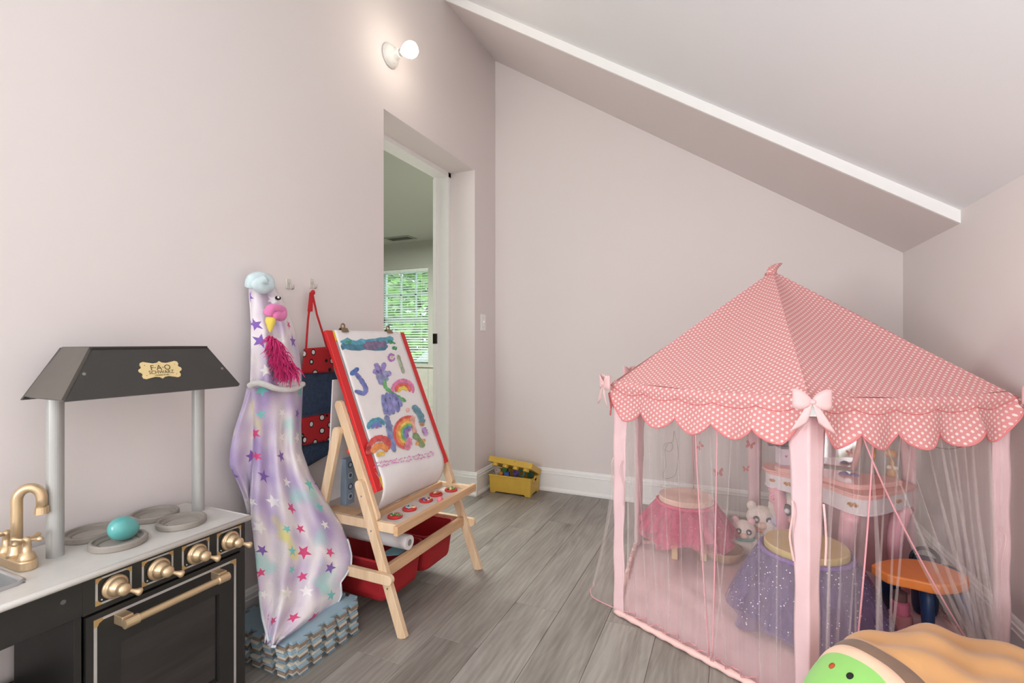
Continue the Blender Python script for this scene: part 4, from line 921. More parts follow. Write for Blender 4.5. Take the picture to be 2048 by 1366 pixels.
# peak tip folded over
tipd = RT
tip = apex + Vector((RT[0] * .030, RT[1] * .030, .030))
TS = [apex + Vector((RT[0] * -.02, RT[1] * -.02, -.016)), apex + Vector((0, 0, .010)), tip]
V, Fa = tube([apex + Vector((-.008 * RT[0], -.008 * RT[1], -.02)), apex + Vector((0, 0, .006)), apex + Vector((RT[0] * .018, RT[1] * .018, .020)), apex + Vector((RT[0] * .038, RT[1] * .038, .030))], [.030, .021, .013, .003], 10, flat=.8)
obj('peak_tip', (V, Fa), DOTS, tn, smooth=True, uvs=[(p.x + p.y, p.z * 1.2) for p in V])
# corner posts: folded satin sleeves
for i in range(6):
    c = HEX[i]; d1 = (HEX[(i + 1) % 6] - c).normalized(); d2 = (HEX[i - 1] - c).normalized(); o_ = out(i)
    wtop, wbot = .054, .036
    def pf(s, t, c=c, d1=d1, d2=d2, o_=o_):
        z = ZE - .06 - (ZE - .075) * t; wd = wtop + (wbot - wtop) * min(1, t * 1.7) + .0015 * math.sin(18 * t + i)
        ang = (s - .5) * 2
        if s <= .8:
            q = (s / .8 - .5) * 2
            p = c + (d1 if q > 0 else d2) * (abs(q) * wd) + o_ * (.010 * (1 - abs(q)))
        else:
            q = 1 - (s - .8) / .2 * 2; p = c + (d1 * q if q > 0 else d2 * -q) * wd * .9 - o_ * .022 * (1 - abs(q) * .3)
        p = p + o_ * (.0015 * math.sin(26 * t + 4 * s)); p.z = z; return p
    nu, nv = 20, 40; V = [pf(k / nu, j / nv) for j in range(nv + 1) for k in range(nu)]; Fa = [(j * nu + k, j * nu + (k + 1) % nu, (j + 1) * nu + (k + 1) % nu, (j + 1) * nu + k) for j in range(nv) for k in range(nu)]
    Fa += [tuple(range(nu))[::-1], tuple(range(nv * nu, nv * nu + nu))]
    po_ = obj('corner_post', (V, Fa), SATIN, tn, smooth=True)
    if i in (0, 1, 2):
        for s in (-1, 1):
            q = c + (d1 if s > 0 else d2) * (wbot + .008) + o_ * .014; z0 = .60 if i < 2 else .50
            obj('tie_ribbon', tube(smooth_path([q + Vector((0, 0, z0)), q + o_ * .012 + Vector((0, 0, z0 - .03)), q + d1 * .008 * s + Vector((0, 0, z0 - .10)), q + Vector((.004, .002, z0 - .17))], 4), .003, 5, flat=.35), RIBBON, po_)
    # bow
    bc = c + o_ * .045 + Vector((0, 0, ZE - .010)); sd_ = Vector((-o_.y, o_.x, 0))
    if i in (0, 1, 2, 5):
        bw = obj('bow', ball(bc + o_ * .006, .009, 12, 1, 1, .8), RIBBON, tn, smooth=True, label='pale pink satin bow at the tent corner')
        for s in (-1, 1):
            def lf(a_, t, s=s):
                an = 2 * math.pi * a_; r_ = .5 - .5 * math.cos(an); wv = (.007 + .020 * math.sin(math.pi * min(1, r_ * .62)))
                ctr = bc + sd_ * s * (.046 * r_) + o_ * (.010 * math.sin(an)) + Vector((0, 0, .008 * r_))
                return ctr + Vector((0, 0, (t - .5) * 2 * wv))
            obj('loop', grid(lf, 20, 4), RIBBON, bw, smooth=True, solid=.0012)
            def tf(a_, t, s=s):
                wd = .005 + .016 * t
                return bc + sd_ * s * (.004 + .030 * t) + sd_ * ((a_ - .5) * 2 * wd) + o_ * (.004 + .008 * math.sin(2.4 * t)) + Vector((0, 0, -.072 * t + (.016 if (a_ < .5) == (s > 0) else -.012) * t * abs(2 * a_ - 1)))
            obj('tail', grid(tf, 4, 8), RIBBON, bw, smooth=True, solid=.0012)
# floor mat and padded edge
Vm = [TC + (h - TC) * .985 for h in HEX]
def mf(s, t):
    a_ = s * 6; i = min(5, int(a_)); f_ = a_ - i; ed = Vm[i].lerp(Vm[(i + 1) % 6], f_); p = TC.lerp(ed, t)
    p.z = .012 + .0035 * math.sin(38 * p.x + 12 * p.y + 3 * math.sin(9 * p.y)) * math.sin(math.pi * t); return p
obj('floor_mat', grid(mf, 90, 26), SATIN, tn, smooth=True)
rim = []; rad = []
for i in range(6):
    for k in range(36):
        f_ = k / 36; p = HEX[i].lerp(HEX[(i + 1) % 6], f_); p = p + Vector((0, 0, .013)); rim.append(p); rad.append(.0115 + .0018 * math.sin(k * 1.9))
obj('mat_edge', tube(rim, rad, 8, closed=True), mat('peach_satin', (246, 206, 200), .5, var=.06, bump=.2, bs=60), tn, smooth=True)
# curtains
def curtain(name, top, bot, zt, zb, folds, amp, outw, piping=(0, 1), seed=0, m_=TULLE, nu=110, nv=22, bell=0.0):
    """sheet from top=(P0,P1) to bot=(P0,P1); pleated; piping on the listed free edges"""
    rn = random.Random(seed); ph = rn.uniform(0, 6)
    def fn(s, t):
        a = top[0].lerp(top[1], s); b = bot[0].lerp(bot[1], s); p = a.lerp(b, t ** 1.25); d = (top[1] - top[0]).normalized(); no = Vector((d.y, -d.x, 0))
        w_ = math.sin(2 * math.pi * folds * s + ph + .8 * math.sin(5 * s)) + .4 * math.sin(2 * math.pi * folds * 2.3 * s + 2 * t)
        al = .35 * math.cos(2 * math.pi * folds * s + ph)
        p = p + no * (amp * w_ * (.45 + .55 * t) + outw + bell * t * t * (1 - s ** 4)) + d * (amp * al); p.z = zt + (zb - zt) * t; return p
    o = obj(name, grid(fn, nu, nv), m_, tn, smooth=True)
    for s in piping:
        obj('piping', tube([fn(s, t / nv) for t in range(nv + 1)], .0024, 6), PIPING, o, smooth=True)
    obj('hem', tube([fn(k / nu, 1) for k in range(nu + 1)], .0018, 5), PIPING, o, smooth=True)
    return o, fn
A, B, Cc, D, E_, Fv = HEX
L = lambda p, q, t: p.lerp(q, t)
ZT = ZE - .03
curtain('curtain', (L(A, B, .03), L(A, B, .60)), (L(A, B, .06), L(A, B, .58)), ZT, .035, 6, .012, 0, (1,), 1)
curtain('curtain', (L(A, B, .48), L(A, B, .97)), (L(A, B, .56), L(A, B, .95)), ZT, .03, 5, .013, .004, (0,), 2)
curtain('curtain', (L(B, Cc, .03), L(B, Cc, .31)), (L(B, Cc, .04), L(B, Cc, .20)), ZT, .06, 4, .011, 0, (1,), 3)
curtain('curtain', (L(B, Cc, .20), L(B, Cc, .97)), (L(B, Cc, .90), L(B, Cc, .97)), ZT, .03, 7, .014, .006, (0,), 4)
curtain('curtain', (L(Cc, D, .03), L(Cc, D, .97)), (L(Cc, D, .03), L(Cc, D, .97)), ZT, .03, 6, .012, 0, (), 5, m_=TULLB)
curtain('curtain', (L(D, E_, .03), L(D, E_, .97)), (L(D, E_, .03), L(D, E_, .97)), ZT, .03, 6, .010, 0, (), 6, m_=TULLB)
curtain('curtain', (L(E_, Fv, .03), L(E_, Fv, .55)), (L(E_, Fv, .03), L(E_, Fv, .50)), ZT, .03, 5, .010, 0, (1,), 7, m_=TULLB)
curtain('curtain', (L(E_, Fv, .50), L(E_, Fv, .97)), (L(E_, Fv, .52), L(E_, Fv, .97)), ZT, .03, 5, .010, 0, (0,), 8, m_=TULLB)
curtain('curtain', (L(Fv, A, .55), L(Fv, A, .98)), (L(Fv, A, .74), L(Fv, A, .99)), ZT, .02, 1.2, .005, .012, (), 9, bell=.11)
curtain('curtain', (L(Fv, A, .03), L(Fv, A, .58)), (L(Fv, A, .03), L(Fv, A, .62)), ZT, .03, 4, .008, 0, (), 10, m_=TULLB)
# gathered strands of tulle: narrow folded bunches hanging in the panels
rn = random.Random(21)
def strand(P, Q, t0, t1, zt, zb, r0, r1, sag=0.0):
    a = L(P, Q, t0); b = L(P, Q, t1); d = (Q - P).normalized(); no = Vector((d.y, -d.x, 0)); pts = []
    for k in range(9):
        t = k / 8; p = a.lerp(b, t ** 1.15) + no * (.016 + .006 * math.sin(5 * t + t0 * 20)) + d * (sag * math.sin(math.pi * t)); p.z = zt + (zb - zt) * t; pts.append(p)
    obj('gathered_fold', tube(pts, [r0 * 2.2 + (r1 * 3.4 - r0 * 2.2) * k / 8 for k in range(9)], 8, flat=.16), TULLE2, tn, smooth=True)
for t0, t1, r in ((.09, .10, .006), (.13, .24, .004), (.22, .30, .003), (.33, .36, .003), (.40, .44, .003), (.52, .57, .005), (.57, .66, .005), (.70, .60, .006), (.80, .82, .003), (.90, .88, .004)):
    strand(A, B, t0, t1, ZT, .04, .002, r)
for t0, t1, r in ((.12, .05, .004), (.20, .19, .003), (.27, .33, .011), (.34, .31, .004), (.42, .36, .004), (.50, .34, .004), (.60, .82, .010), (.66, .86, .006), (.72, .90, .004), (.78, .92, .005), (.88, .90, .010), (.93, .93, .005)):
    strand(B, Cc, t0, t1, ZT, .10, .002, r)
for t0, t1, r in ((.2, .2, .004), (.5, .48, .005), (.75, .8, .004)):
    strand(E_, Fv, t0, t1, ZT, .04, .002, r); strand(D, E_, t0, t1, ZT, .04, .002, r)
# hanging butterflies and fairy-light wire
BUT = mat('rose_butterfly', (206, 122, 120), .7)
def butterfly(u, v, dist_y, sz, ang):
    c = ony(u, v, dist_y); wl_ = [(0, 0), (.3, .55), (.75, .9), (1.0, .75), (.95, .35), (.6, .05), (.8, -.35), (.62, -.7), (.3, -.6), (.05, -.2)]
    parts = []
    for s in (-1, 1):
        parts.append(prism([(x * s * sz, y * sz) for x, y in wl_], c, (math.cos(ang) * math.cos(.5 * s), .5, math.sin(ang)), (-math.sin(ang), 0, math.cos(ang)), (0, 1, 0), .001))
    obj('butterfly', join(*parts), BUT, tn)
for a in ((1400, 893, 2.62, .020, .9), (1437, 946, 2.6, .026, .1), (1500, 890, 2.62, .024, -.3), (1492, 938, 2.66, .018, .0), (1700, 905, 2.3, .014, .3)): butterfly(*a)
WIRE = mat('silver_wire', (150, 144, 142), .35, .7)
w0 = [ony(1348, 862, 2.45), ony(1345, 884, 2.45), ony(1333, 886, 2.46), ony(1326, 896, 2.44), ony(1338, 903, 2.45), ony(1346, 894, 2.46), ony(1340, 884, 2.44), ony(1330, 900, 2.45), ony(1332, 930, 2.45), ony(1326, 955, 2.46), ony(1350, 950, 2.45), ony(1356, 905, 2.45), ony(1349, 862, 2.45)]
obj('fairy_light_wire', tube(smooth_path(w0, 6), .0011, 4), WIRE, tn)
w1_ = [ony(1850, 890, 2.1), ony(1900, 898, 2.1), ony(1945, 885, 2.05), ony(1975, 860, 2.0)]
obj('fairy_light_wire', tube(smooth_path(w1_, 6), .0011, 4), WIRE, tn)

# ================================================================== inside the tent
def skirted_stool(c, zt, r, seat_m, label, skirt_m, skirt_l, zs0, r0, zb, r1, n_f, seed, bows=False, legs_m=PINE):
    t = thing('wooden_stool', label, 'stool', (c.x, c.y, .016))
    obj('seat', lathe([(r * .97, zt - .028), (r, zt - .024), (r, zt - .004), (r * .975, zt), (1e-5, zt)], (c.x, c.y, 0), (0, 0, 1), 40), seat_m, t, smooth=False)
    for k in range(4):
        a = math.pi / 4 + .3 + k * math.pi / 2; p = Vector((c.x + (r - .035) * math.cos(a), c.y + (r - .035) * math.sin(a), 0))
        obj('leg', box(p.x - .014, p.x + .014, p.y - .014, p.y + .014, .016, zt - .026), legs_m, t, bevel=.002)
    sk_ = thing('tulle_skirt', skirt_l, 'skirt', (c.x, c.y, zb))
    for ly in range(3):
        rn_ = random.Random(seed + ly); ph = [rn_.uniform(0, 6.28) for _ in range(4)]
        def fn(s, t_, ly=ly, ph=ph):
            an = 2 * math.pi * s; rr = r0 + (r1 - r0) * (t_ ** .8) - .010 * ly * t_
            rr += (.004 + .022 * t_) * (math.sin(n_f * an + ph[0]) + .5 * math.sin((n_f * 1.7 // 1) * an + ph[1])) * .6
            z = zs0 + (zb + .018 * ly - zs0) * t_ + .016 * t_ * math.sin(5 * an + ph[2])
            return (c.x + rr * math.cos(an), c.y + rr * math.sin(an), max(z, .02))
        obj('tulle_layer', grid(fn, 140, 14), skirt_m, sk_, smooth=True)
    wb = []
    for k in range(72):
        an = 2 * math.pi * k / 72; wb.append((c.x + (r0 + .002 * math.sin(k * 2.2)) * math.cos(an), c.y + (r0 + .002 * math.sin(k * 2.2)) * math.sin(an), zs0))
    obj('waistband', tube(wb, .009, 8, closed=True), mat('band_' + skirt_l[:6].strip(), (skirt_l.startswith('purple') and (134, 108, 168) or (220, 108, 136)), .7, var=.2, vs=120), sk_, smooth=True)
    return t, sk_
def m_skirt(name, c, op, glit):
    n = N(name); tp = n.new('ShaderNodeBsdfTransparent'); n.b.inputs['Roughness'].default_value = .7; co = n.coord()
    vo = n.new('ShaderNodeTexVoronoi'); vo.inputs['Scale'].default_value = 60; n.link(co, vo.inputs['Vector'])
    f = n.math('LESS_THAN', vo.outputs['Distance'], .13 if glit else .07)
    n.col(n.mix(f, lin(c), (1, 1, 1, 1)))
    ms = n.new('ShaderNodeMixShader'); st = n.noise(n.mapv(co, (30, 30, 4)), 1, 2)
    n.link(n.math('MAXIMUM', f, n.math('MULTIPLY', st, op * 2)), ms.inputs[0]); n.link(tp.outputs[0], ms.inputs[1]); n.link(n.b.outputs[0], ms.inputs[2]); n.link(ms.outputs[0], n.out.inputs[0]); return n.m
pk = onz(1372, 990, .30); pr = onz(1611, 1086, .30)
skirted_stool(Vector((pk.x, pk.y, 0)), .30, .128, mat('pale_pink_seat', (236, 200, 184), .5, var=.05), 'round pale wooden stool wearing a pink tulle skirt inside the tent', m_skirt('pink_tulle_skirt', (226, 112, 146), .5, False), 'pink tulle tutu skirt around the stool at the back left of the tent', .268, .134, .115, .225, 9, 31)
skirted_stool(Vector((pr.x, pr.y, 0)), .30, .138, mat('pale_olive_seat', (206, 182, 124), .45, var=.05), 'round olive yellow topped stool wearing a purple skirt in the front of the tent', m_skirt('purple_tulle_skirt', (132, 114, 156), .46, True), 'purple glitter tulle skirt around the olive topped stool', .272, .150, .03, .265, 8, 44)
# wooden bowl under the pink skirt
bc_ = onz(1437, 1126, .02)
o = obj('wooden_bowl', lathe([(.05, 0), (.075, .02), (.088, .05), (.090, .058), (.084, .058), (.07, .024), (1e-5, .012)], (bc_.x + .02, bc_.y + .05, .018), (0, 0, 1), 30), mat('tan_wood_bowl', (188, 152, 124), .5), smooth=True); tag(o, 'shallow tan wooden bowl on the tent floor under the pink skirt', 'bowl')
# vanity table
VZ = .452
fr = [onz(u, v, VZ) for u, v in ((1524, 932), (1533, 938), (1555, 943), (1580, 949), (1604, 955), (1640, 964), (1672, 976), (1695, 984), (1714, 989), (1731, 991.5), (1750, 991.5), (1772, 988), (1795, 982), (1818, 977), (1834, 972))]
fr = smooth_path(fr, 3); fr = [Vector((p.x, p.y, 0)) for p in fr]
ed = (E_ - D).normalized(); inn = Vector((-ed.y, ed.x, 0)); inn = inn if inn.dot(TC - D) > 0 else -inn
bl_ = D + ed * .50 + inn * .075; br_ = D + ed * .015 + inn * .06
br_ = Vector((min(br_.x, fr[-1].x - .01), fr[-1].y + .10, 0)); bl_ = Vector((fr[0].x + .02, fr[0].y + .10, 0))
outl_ = [(p.x, p.y) for p in fr] + [(br_.x, br_.y), (bl_.x, bl_.y)]
cx_ = sum(p[0] for p in outl_) / len(outl_); cy_ = sum(p[1] for p in outl_) / len(outl_)
def sc_out(k): return [(cx_ + (x_ - cx_) * k, cy_ + (y_ - cy_) * k) for x_, y_ in outl_]
va_ = thing('vanity_table', 'pink and white toy vanity table with gold scrolls and mirror inside the tent', 'vanity', (cx_, cy_, .016))
PKP = mat('shell_pink_plastic', (244, 186, 178), .35, var=.03); WHP = mat('pearl_white_plastic', (238, 228, 232), .35, var=.02); PK2 = mat('rose_pink_plastic', (240, 178, 190), .35, var=.03)
obj('table_top', prism(sc_out(1.0), (0, 0, VZ - .010), (1, 0, 0), (0, 1, 0), (0, 0, 1), .010), PKP, va_, bevel=.003)
obj('top_step', prism(sc_out(.965), (0, 0, VZ - .020), (1, 0, 0), (0, 1, 0), (0, 0, 1), .010), PKP, va_, bevel=.002)
obj('drawer_band', prism(sc_out(.945), (0, 0, VZ - .078), (1, 0, 0), (0, 1, 0), (0, 0, 1), .058), WHP, va_, bevel=.002)
obj('lower_lip', prism(sc_out(.962), (0, 0, VZ - .084), (1, 0, 0), (0, 1, 0), (0, 0, 1), .007), WHP, va_, bevel=.002)
obj('raised_tray', prism([(x_ * .82 + cx_ * .18, y_ * .62 + (cy_ + .03) * .38) for x_, y_ in outl_], (0, 0, VZ), (1, 0, 0), (0, 1, 0), (0, 0, 1), .022), PKP, va_, bevel=.004)
SCRG = mat('gold_scroll', (206, 156, 92), .35, .5)
def scroll(u, v, sz):
    # find the place on the front curve under that pixel
    best = min(fr, key=lambda p: abs(u - (CX + F * (p.x * RT[0] + p.y * RT[1]) / (p.x * FW[0] + p.y * FW[1])))); i_ = fr.index(best)
    tg = (fr[min(i_ + 1, len(fr) - 1)] - fr[max(i_ - 1, 0)]).normalized(); c = Vector((cx_ + (best.x - cx_) * .95, cy_ + (best.y - cy_) * .95, VZ - .045)); no = Vector((tg.y, -tg.x, 0))
    c = c + no * .004; pts = []
    for s in (-1, 1):
        sp_ = [c + tg * s * (.16 + .55 * (k / 16)) * sz + tg * (s * sz * .30 * math.cos(k * .5)) * (1 - k / 20) + Vector((0, 0, s * sz * .38 * math.sin(k * .5) * (1 - k / 20))) for k in range(17)]
        pts.append(tube(sp_, .0032, 6))
    pts.append(tube([c + tg * -.4 * sz + Vector((0, 0, -.1 * sz)), c, c + tg * .4 * sz + Vector((0, 0, .1 * sz))], .003, 6))
    obj('gold_scroll', join(*pts), SCRG, va_, smooth=True)
scroll(1538, 953, .016); scroll(1573, 967, .022); scroll(1706, 1008, .024); scroll(1800, 1003, .018)
# shaped legs
def vleg(top_, bot_, rs, nm='leg'):
    pts = []; 
    for k in range(13):
        t = k / 12; p = Vector(top_).lerp(Vector(bot_), t); p = p + (Vector((cx_, cy_, 0)) - Vector((p.x, p.y, 0))).normalized() * (.035 * math.sin(math.pi * t) - .0); pts.append(p)
    return obj(nm, tube(pts, [rs(k / 12) for k in range(13)], 14, flat=.8), PK2, va_, smooth=True)
lp = Vector((cx_, cy_, 0)).lerp(fr[0], .80); rp2 = Vector((cx_, cy_, 0)).lerp(fr[len(fr) * 8 // 14], .70); rp3 = Vector((cx_, cy_, 0)).lerp(fr[-1], .84)
for i_, q in enumerate((lp, rp2, rp3)):
    g = vleg((q.x, q.y, VZ - .084), (q.x, q.y, .016), lambda t: .026 * (1 - t) ** .6 + .016 + .010 * (t > .92))
    if i_ == 0: obj('leg_scroll', tube([(q.x - .012 + .018 * (1 - k / 30) * math.cos(k * .42), q.y - .036, VZ - .13 + .022 * (1 - k / 30) * math.sin(k * .42)) for k in range(26)], .006, 8), PK2, g, smooth=True)
obj('back_panel', slab([(bl_.x + .02, bl_.y - .012, .03), (br_.x - .02, br_.y - .012, .03), (br_.x - .02, br_.y - .012, VZ - .084), (bl_.x + .02, bl_.y - .012, VZ - .084)], .008), mat('muted_rose_panel', (214, 164, 168), .5), va_)
# mirror
mc_ = Vector((.44, 2.53, 0)); mb = Vector((bl_.x + (br_.x - bl_.x) * .62, 0, 0)); mdir = (br_ - bl_).normalized(); mno = Vector((mdir.y, -mdir.x, 0)); mo_ = bl_.lerp(br_, .52) + mno * .03
mo_.z = VZ + .022
arc_ = [(-.085, 0), (-.105, .10), (-.115, .19), (-.095, .27), (-.05, .325), (0, .345), (.05, .325), (.095, .27), (.115, .19), (.105, .10), (.085, 0)]
mi = obj('mirror_frame', join(tube([mo_ + mdir * x_ + Vector((0, 0, z_)) for x_, z_ in arc_], .012, 8)), PKP, va_, smooth=True)
obj('mirror_glass', prism([(x_ * .96, z_ * .97) for x_, z_ in arc_], mo_ - mno * .002, mdir, (0, 0, 1), mno, .004), mat('mirror_silver', (226, 228, 230), .06, .95, var=0), mi)
# things on the vanity
def onv(u, v, z): return onz(u, v, z)
zt_ = VZ + .0225
q = onv(1577, 931, VZ + .0225); q = Vector((q.x, q.y + .035, 0))
bx_ = thing('jewelry_box', 'small white and lilac box with heart stickers on the vanity', 'box', (q.x, q.y, zt_))
dg_ = Matrix.Rotation(R(20), 3, 'Z')
def rbox(c, hx, hy, z0, z1): return [c + dg_ @ Vector((sx_ * hx, sy_ * hy, 0)) + Vector((0, 0, z)) for sx_ in (-1, 1) for sy_ in (-1, 1) for z in (z0, z1)], box(0, 1, 0, 1, 0, 1)[1]
obj('body', rbox(q, .042, .032, zt_, zt_ + .075), mat('white_lilac_card', (232, 222, 236), .6, var=.04), bx_, bevel=.002)
HE = [(0, -.9), (.55, -.3), (.85, .15), (.75, .6), (.4, .75), (0, .4), (-.4, .75), (-.75, .6), (-.85, .15), (-.55, -.3)]
for dx, s_, cc in ((.014, .010, (112, 100, 180)), (-.022, .007, (206, 96, 160))):
    obj('heart', prism([(a * s_, b * s_) for a, b in HE], q + dg_ @ Vector((dx, -.0322, 0)) + Vector((0, 0, zt_ + .042)), dg_ @ Vector((1, 0, 0)), (0, 0, 1), dg_ @ Vector((0, -1, 0)), .001), mat('heart_%d' % cc[0], cc, .6), bx_)
hd_ = thing('toy_hair_dryer', 'grey and black toy hair dryer lying across the jewelry box', 'toy', (q.x, q.y, zt_ + .0755))
DG = mat('charcoal_plastic', (66, 62, 66), .4); LG = mat('warm_grey_plastic', (138, 130, 132), .45)
obj('barrel', lathe([(.012, -.045), (.020, -.042), (.021, 0), (.020, .020), (.023, .034), (.022, .05), (.012, .052)], q + Vector((-.01, -.012, zt_ + .101)), (1, .2, -.05), 18), DG, hd_, smooth=True)
obj('nozzle', lathe([(.019, .0), (.022, .012), (.021, .026), (.012, .028)], q + Vector((-.056, -.021, zt_ + .103)), (-1, -.2, .05), 18), LG, hd_, smooth=True)
obj('handle', tube([q + Vector((.016, -.008, zt_ + .088)), q + Vector((.035, -.02, zt_ + .092)), q + Vector((.070, -.030, zt_ + .086))], [.010, .011, .009], 10), LG, hd_, smooth=True)
# wooden figure
wf = onv(1784, 957, VZ); 
wg = thing('wooden_figure', 'small bare wooden mannequin figure at the right of the vanity top', 'figurine', (wf.x, wf.y, VZ))
TAN = mat('tan_wood', (216, 172, 122), .5, var=.08)
obj('body', lathe([(.022, .0), (.026, .012), (.020, .035), (.013, .06), (.016, .072), (.006, .082), (.005, .09)], (wf.x, wf.y, VZ), (0, 0, 1), 16, 1.1, .8), TAN, wg, smooth=True)
obj('head', ball((wf.x - .004, wf.y, VZ + .108), .021, 16, 1.1, .9, .95), TAN, wg, smooth=True)
obj('bow_tie', join(ball((wf.x - .014, wf.y - .018, VZ + .052), .011, 10, 1, .5, .8), ball((wf.x + .008, wf.y - .018, VZ + .050), .011, 10, 1, .5, .8)), mat('ivory_ribbon', (238, 226, 210), .7), wg, smooth=True)
# sunglasses / hair bow in purple
sg = onv(1698, 960, VZ); sgl = thing('purple_hair_bow', 'shiny purple hair bow on the front of the vanity top', 'hair bow', (sg.x, sg.y, VZ))
PUR = mat('purple_satin', (112, 92, 150), .35, var=.2, vs=60)
for s in (-1, 1):
    obj('loop', ball((sg.x + .018 * s * .95, sg.y - .006 * s, VZ + .018), .018, 14, 1.15, .7, .95), PUR, sgl, smooth=True); obj('tail', ball((sg.x + .030 * s, sg.y - .012, VZ + .0095), .011, 10, 1.2, .6, .8), PUR, sgl, smooth=True)
obj('knot', ball((sg.x, sg.y - .008, VZ + .020), .009, 10), PUR, sgl, smooth=True)
hm = onv(1742, 945, VZ + .022)
hmm = thing('gold_hair_brush', 'gold toy hair brush standing beside the mirror', 'brush', (hm.x, hm.y, zt_))
obj('paddle', lathe([(.006, 0), (.004, .03), (.006, .045), (.018, .058), (.021, .078), (.017, .098), (.006, .108), (1e-5, .109)], (hm.x, hm.y, zt_), (.15, .1, 1), 16, 1, .35), mat('gold_plastic', (212, 164, 96), .35, .4), hmm, smooth=True)
pn = onv(1690, 930, zt_); pn = Vector((mo_.x - .08, mo_.y - .03, 0))
o = obj('pink_pouch', ball((pn.x, pn.y, zt_ + .024), .026, 16, 1.7, .8, .92), mat('hot_pink_cloth', (222, 132, 160), .7, var=.08), smooth=True); tag(o, 'rounded pink pouch in front of the vanity mirror', 'pouch')
# plush toys
FUR = mat('cream_plush', (236, 224, 214), .95, var=.1, vs=40, bump=.4, bs=90, sheen=.4); FG = mat('grey_plush', (120, 112, 110), .95, sheen=.3)
def plush(c, s, label, ear, hat, face=0):
    t = thing('plush_toy', label, 'plush toy', (c.x, c.y, .016), 'plush toys in the tent')
    body = obj('body', join(ball((c.x, c.y, .016 + .048 * s), .050 * s, 16, 1, .9, .96), ball((c.x - .038 * s, c.y - .03 * s, .016 + .018 * s), .018 * s, 10, .9, 1.4, .95), ball((c.x + .038 * s, c.y - .03 * s, .016 + .018 * s), .018 * s, 10, .9, 1.4, .95), ball((c.x - .05 * s, c.y, .016 + .06 * s), .017 * s, 10, 1, 1, 1.5), ball((c.x + .05 * s, c.y, .016 + .06 * s), .017 * s, 10, 1, 1, 1.5)), FUR, t, smooth=True)
    hz = .016 + .122 * s; hc = Vector((c.x, c.y - .012 * s, hz))
    hd2 = obj('head', ball(hc, .050 * s, 18, 1.12, .95, .92), FUR, t, smooth=True)
    for k in (-1, 1):
        obj('ear', ball(hc + Vector((.036 * s * k, .004, .042 * s)), .017 * s, 12, 1, .6, 1.1), ear, t, smooth=True)
        obj('eye', ball(hc + Vector((.022 * s * k, -.044 * s, .006 * s)), .0125 * s, 12, 1, .5, 1.1), mat('grey_eye_ring', (84, 80, 84), .5), hd2, smooth=True); obj('pupil', ball(hc + Vector((.022 * s * k, -.050 * s, .006 * s)), .006 * s, 8), mat('pupil_white', (236, 236, 238), .2), hd2, smooth=True)
    obj('muzzle', ball(hc + Vector((0, -.046 * s, -.014 * s)), .017 * s, 12, 1.2, .8, .8), mat('plush_muzzle', (232, 196, 180), .9), hd2, smooth=True)
    obj('scarf', tube([(c.x + .042 * s * math.cos(a), c.y - .004 + .036 * s * math.sin(a), .016 + .084 * s) for a in [2 * math.pi * k / 20 for k in range(20)]], .010 * s, 8, closed=True), hat, t, smooth=True)
def place(u, v, z): p = onz(u, v, z); return Vector((p.x, p.y, 0))
plush(place(1487, 1102, .03), 1.0, 'small white plush toy with teal scarf leaning beside the pink skirt', mat('pink_ear_plush', (238, 190, 196), .9), mat('teal_plush', (120, 176, 168), .9))
plush(place(1524, 1092, .03), 1.3, 'white plush toy with peach scarf at the back of the tent', FUR, mat('peach_plush', (240, 160, 140), .9))
plush(place(1590, 1112, .03), 2.05, 'large cream plush animal with dark ringed eyes under the vanity', FG, mat('lilac_plush', (206, 190, 220), .9))
# orange and blue stool
ORG_ = mat('orange_plastic', (236, 140, 70), .4, var=.03); BLU = mat('navy_blue_plastic', (40, 66, 108), .4, var=.06)
SZ = .265
poly_px = [(1742, 1128), (1775, 1118), (1818, 1116), (1870, 1124), (1912, 1140), (1940, 1156), (1925, 1166), (1880, 1170), (1830, 1160), (1775, 1148)]
pl_ = [onz(u, v, SZ) for u, v in poly_px]; scx = sum(p.x for p in pl_) / 10; scy = sum(p.y for p in pl_) / 10
ost = thing('plastic_stool', 'orange topped plastic step stool with navy blue legs in the tent', 'stool', (scx, scy, .016))
obj('seat', prism([(p.x, p.y) for p in smooth_path(pl_ + [pl_[0]], 3)[:-1]], (0, 0, SZ - .034), (1, 0, 0), (0, 1, 0), (0, 0, 1), .034), ORG_, ost, bevel=.006)
for (u0, v0), (u1, v1) in (((1852, 1158), (1858, 1288)), ((1908, 1162), (1966, 1292)), ((1782, 1136), (1776, 1225)), ((1896, 1142), (1925, 1215))):
    ti = onz(u0, v0, SZ - .035); g = onz(u1, v1, .018)
    obj('leg', tube([ti, ti.lerp(g, .5), g + Vector((0, 0, .004))], [.036, .030, .026], 12, flat=.6), BLU, ost, smooth=True)
# small blue chair behind
cb_ = Vector((.71, 2.30, .2))
cc_ = thing('blue_toy_bin', 'dark blue rounded toy tub behind the orange stool', 'tub', (cb_.x - .03, cb_.y + .04, .016))
obj('tub', lathe([(.035, 0), (.04, .02), (.044, .17), (.046, .20), (.042, .20), (.036, .03), (1e-5, .02)], (cb_.x - .03, cb_.y + .04, .016), (0, 0, 1), 24), BLU, cc_, smooth=True)
obj('strap', tube([(cb_.x - .03 + .043 * math.cos(a), cb_.y + .04, .21 + .05 * math.sin(a)) for a in [math.pi * k / 12 for k in range(13)]], .007, 8), mat('black_teal_strap', (30, 44, 52), .6), cc_, smooth=True)
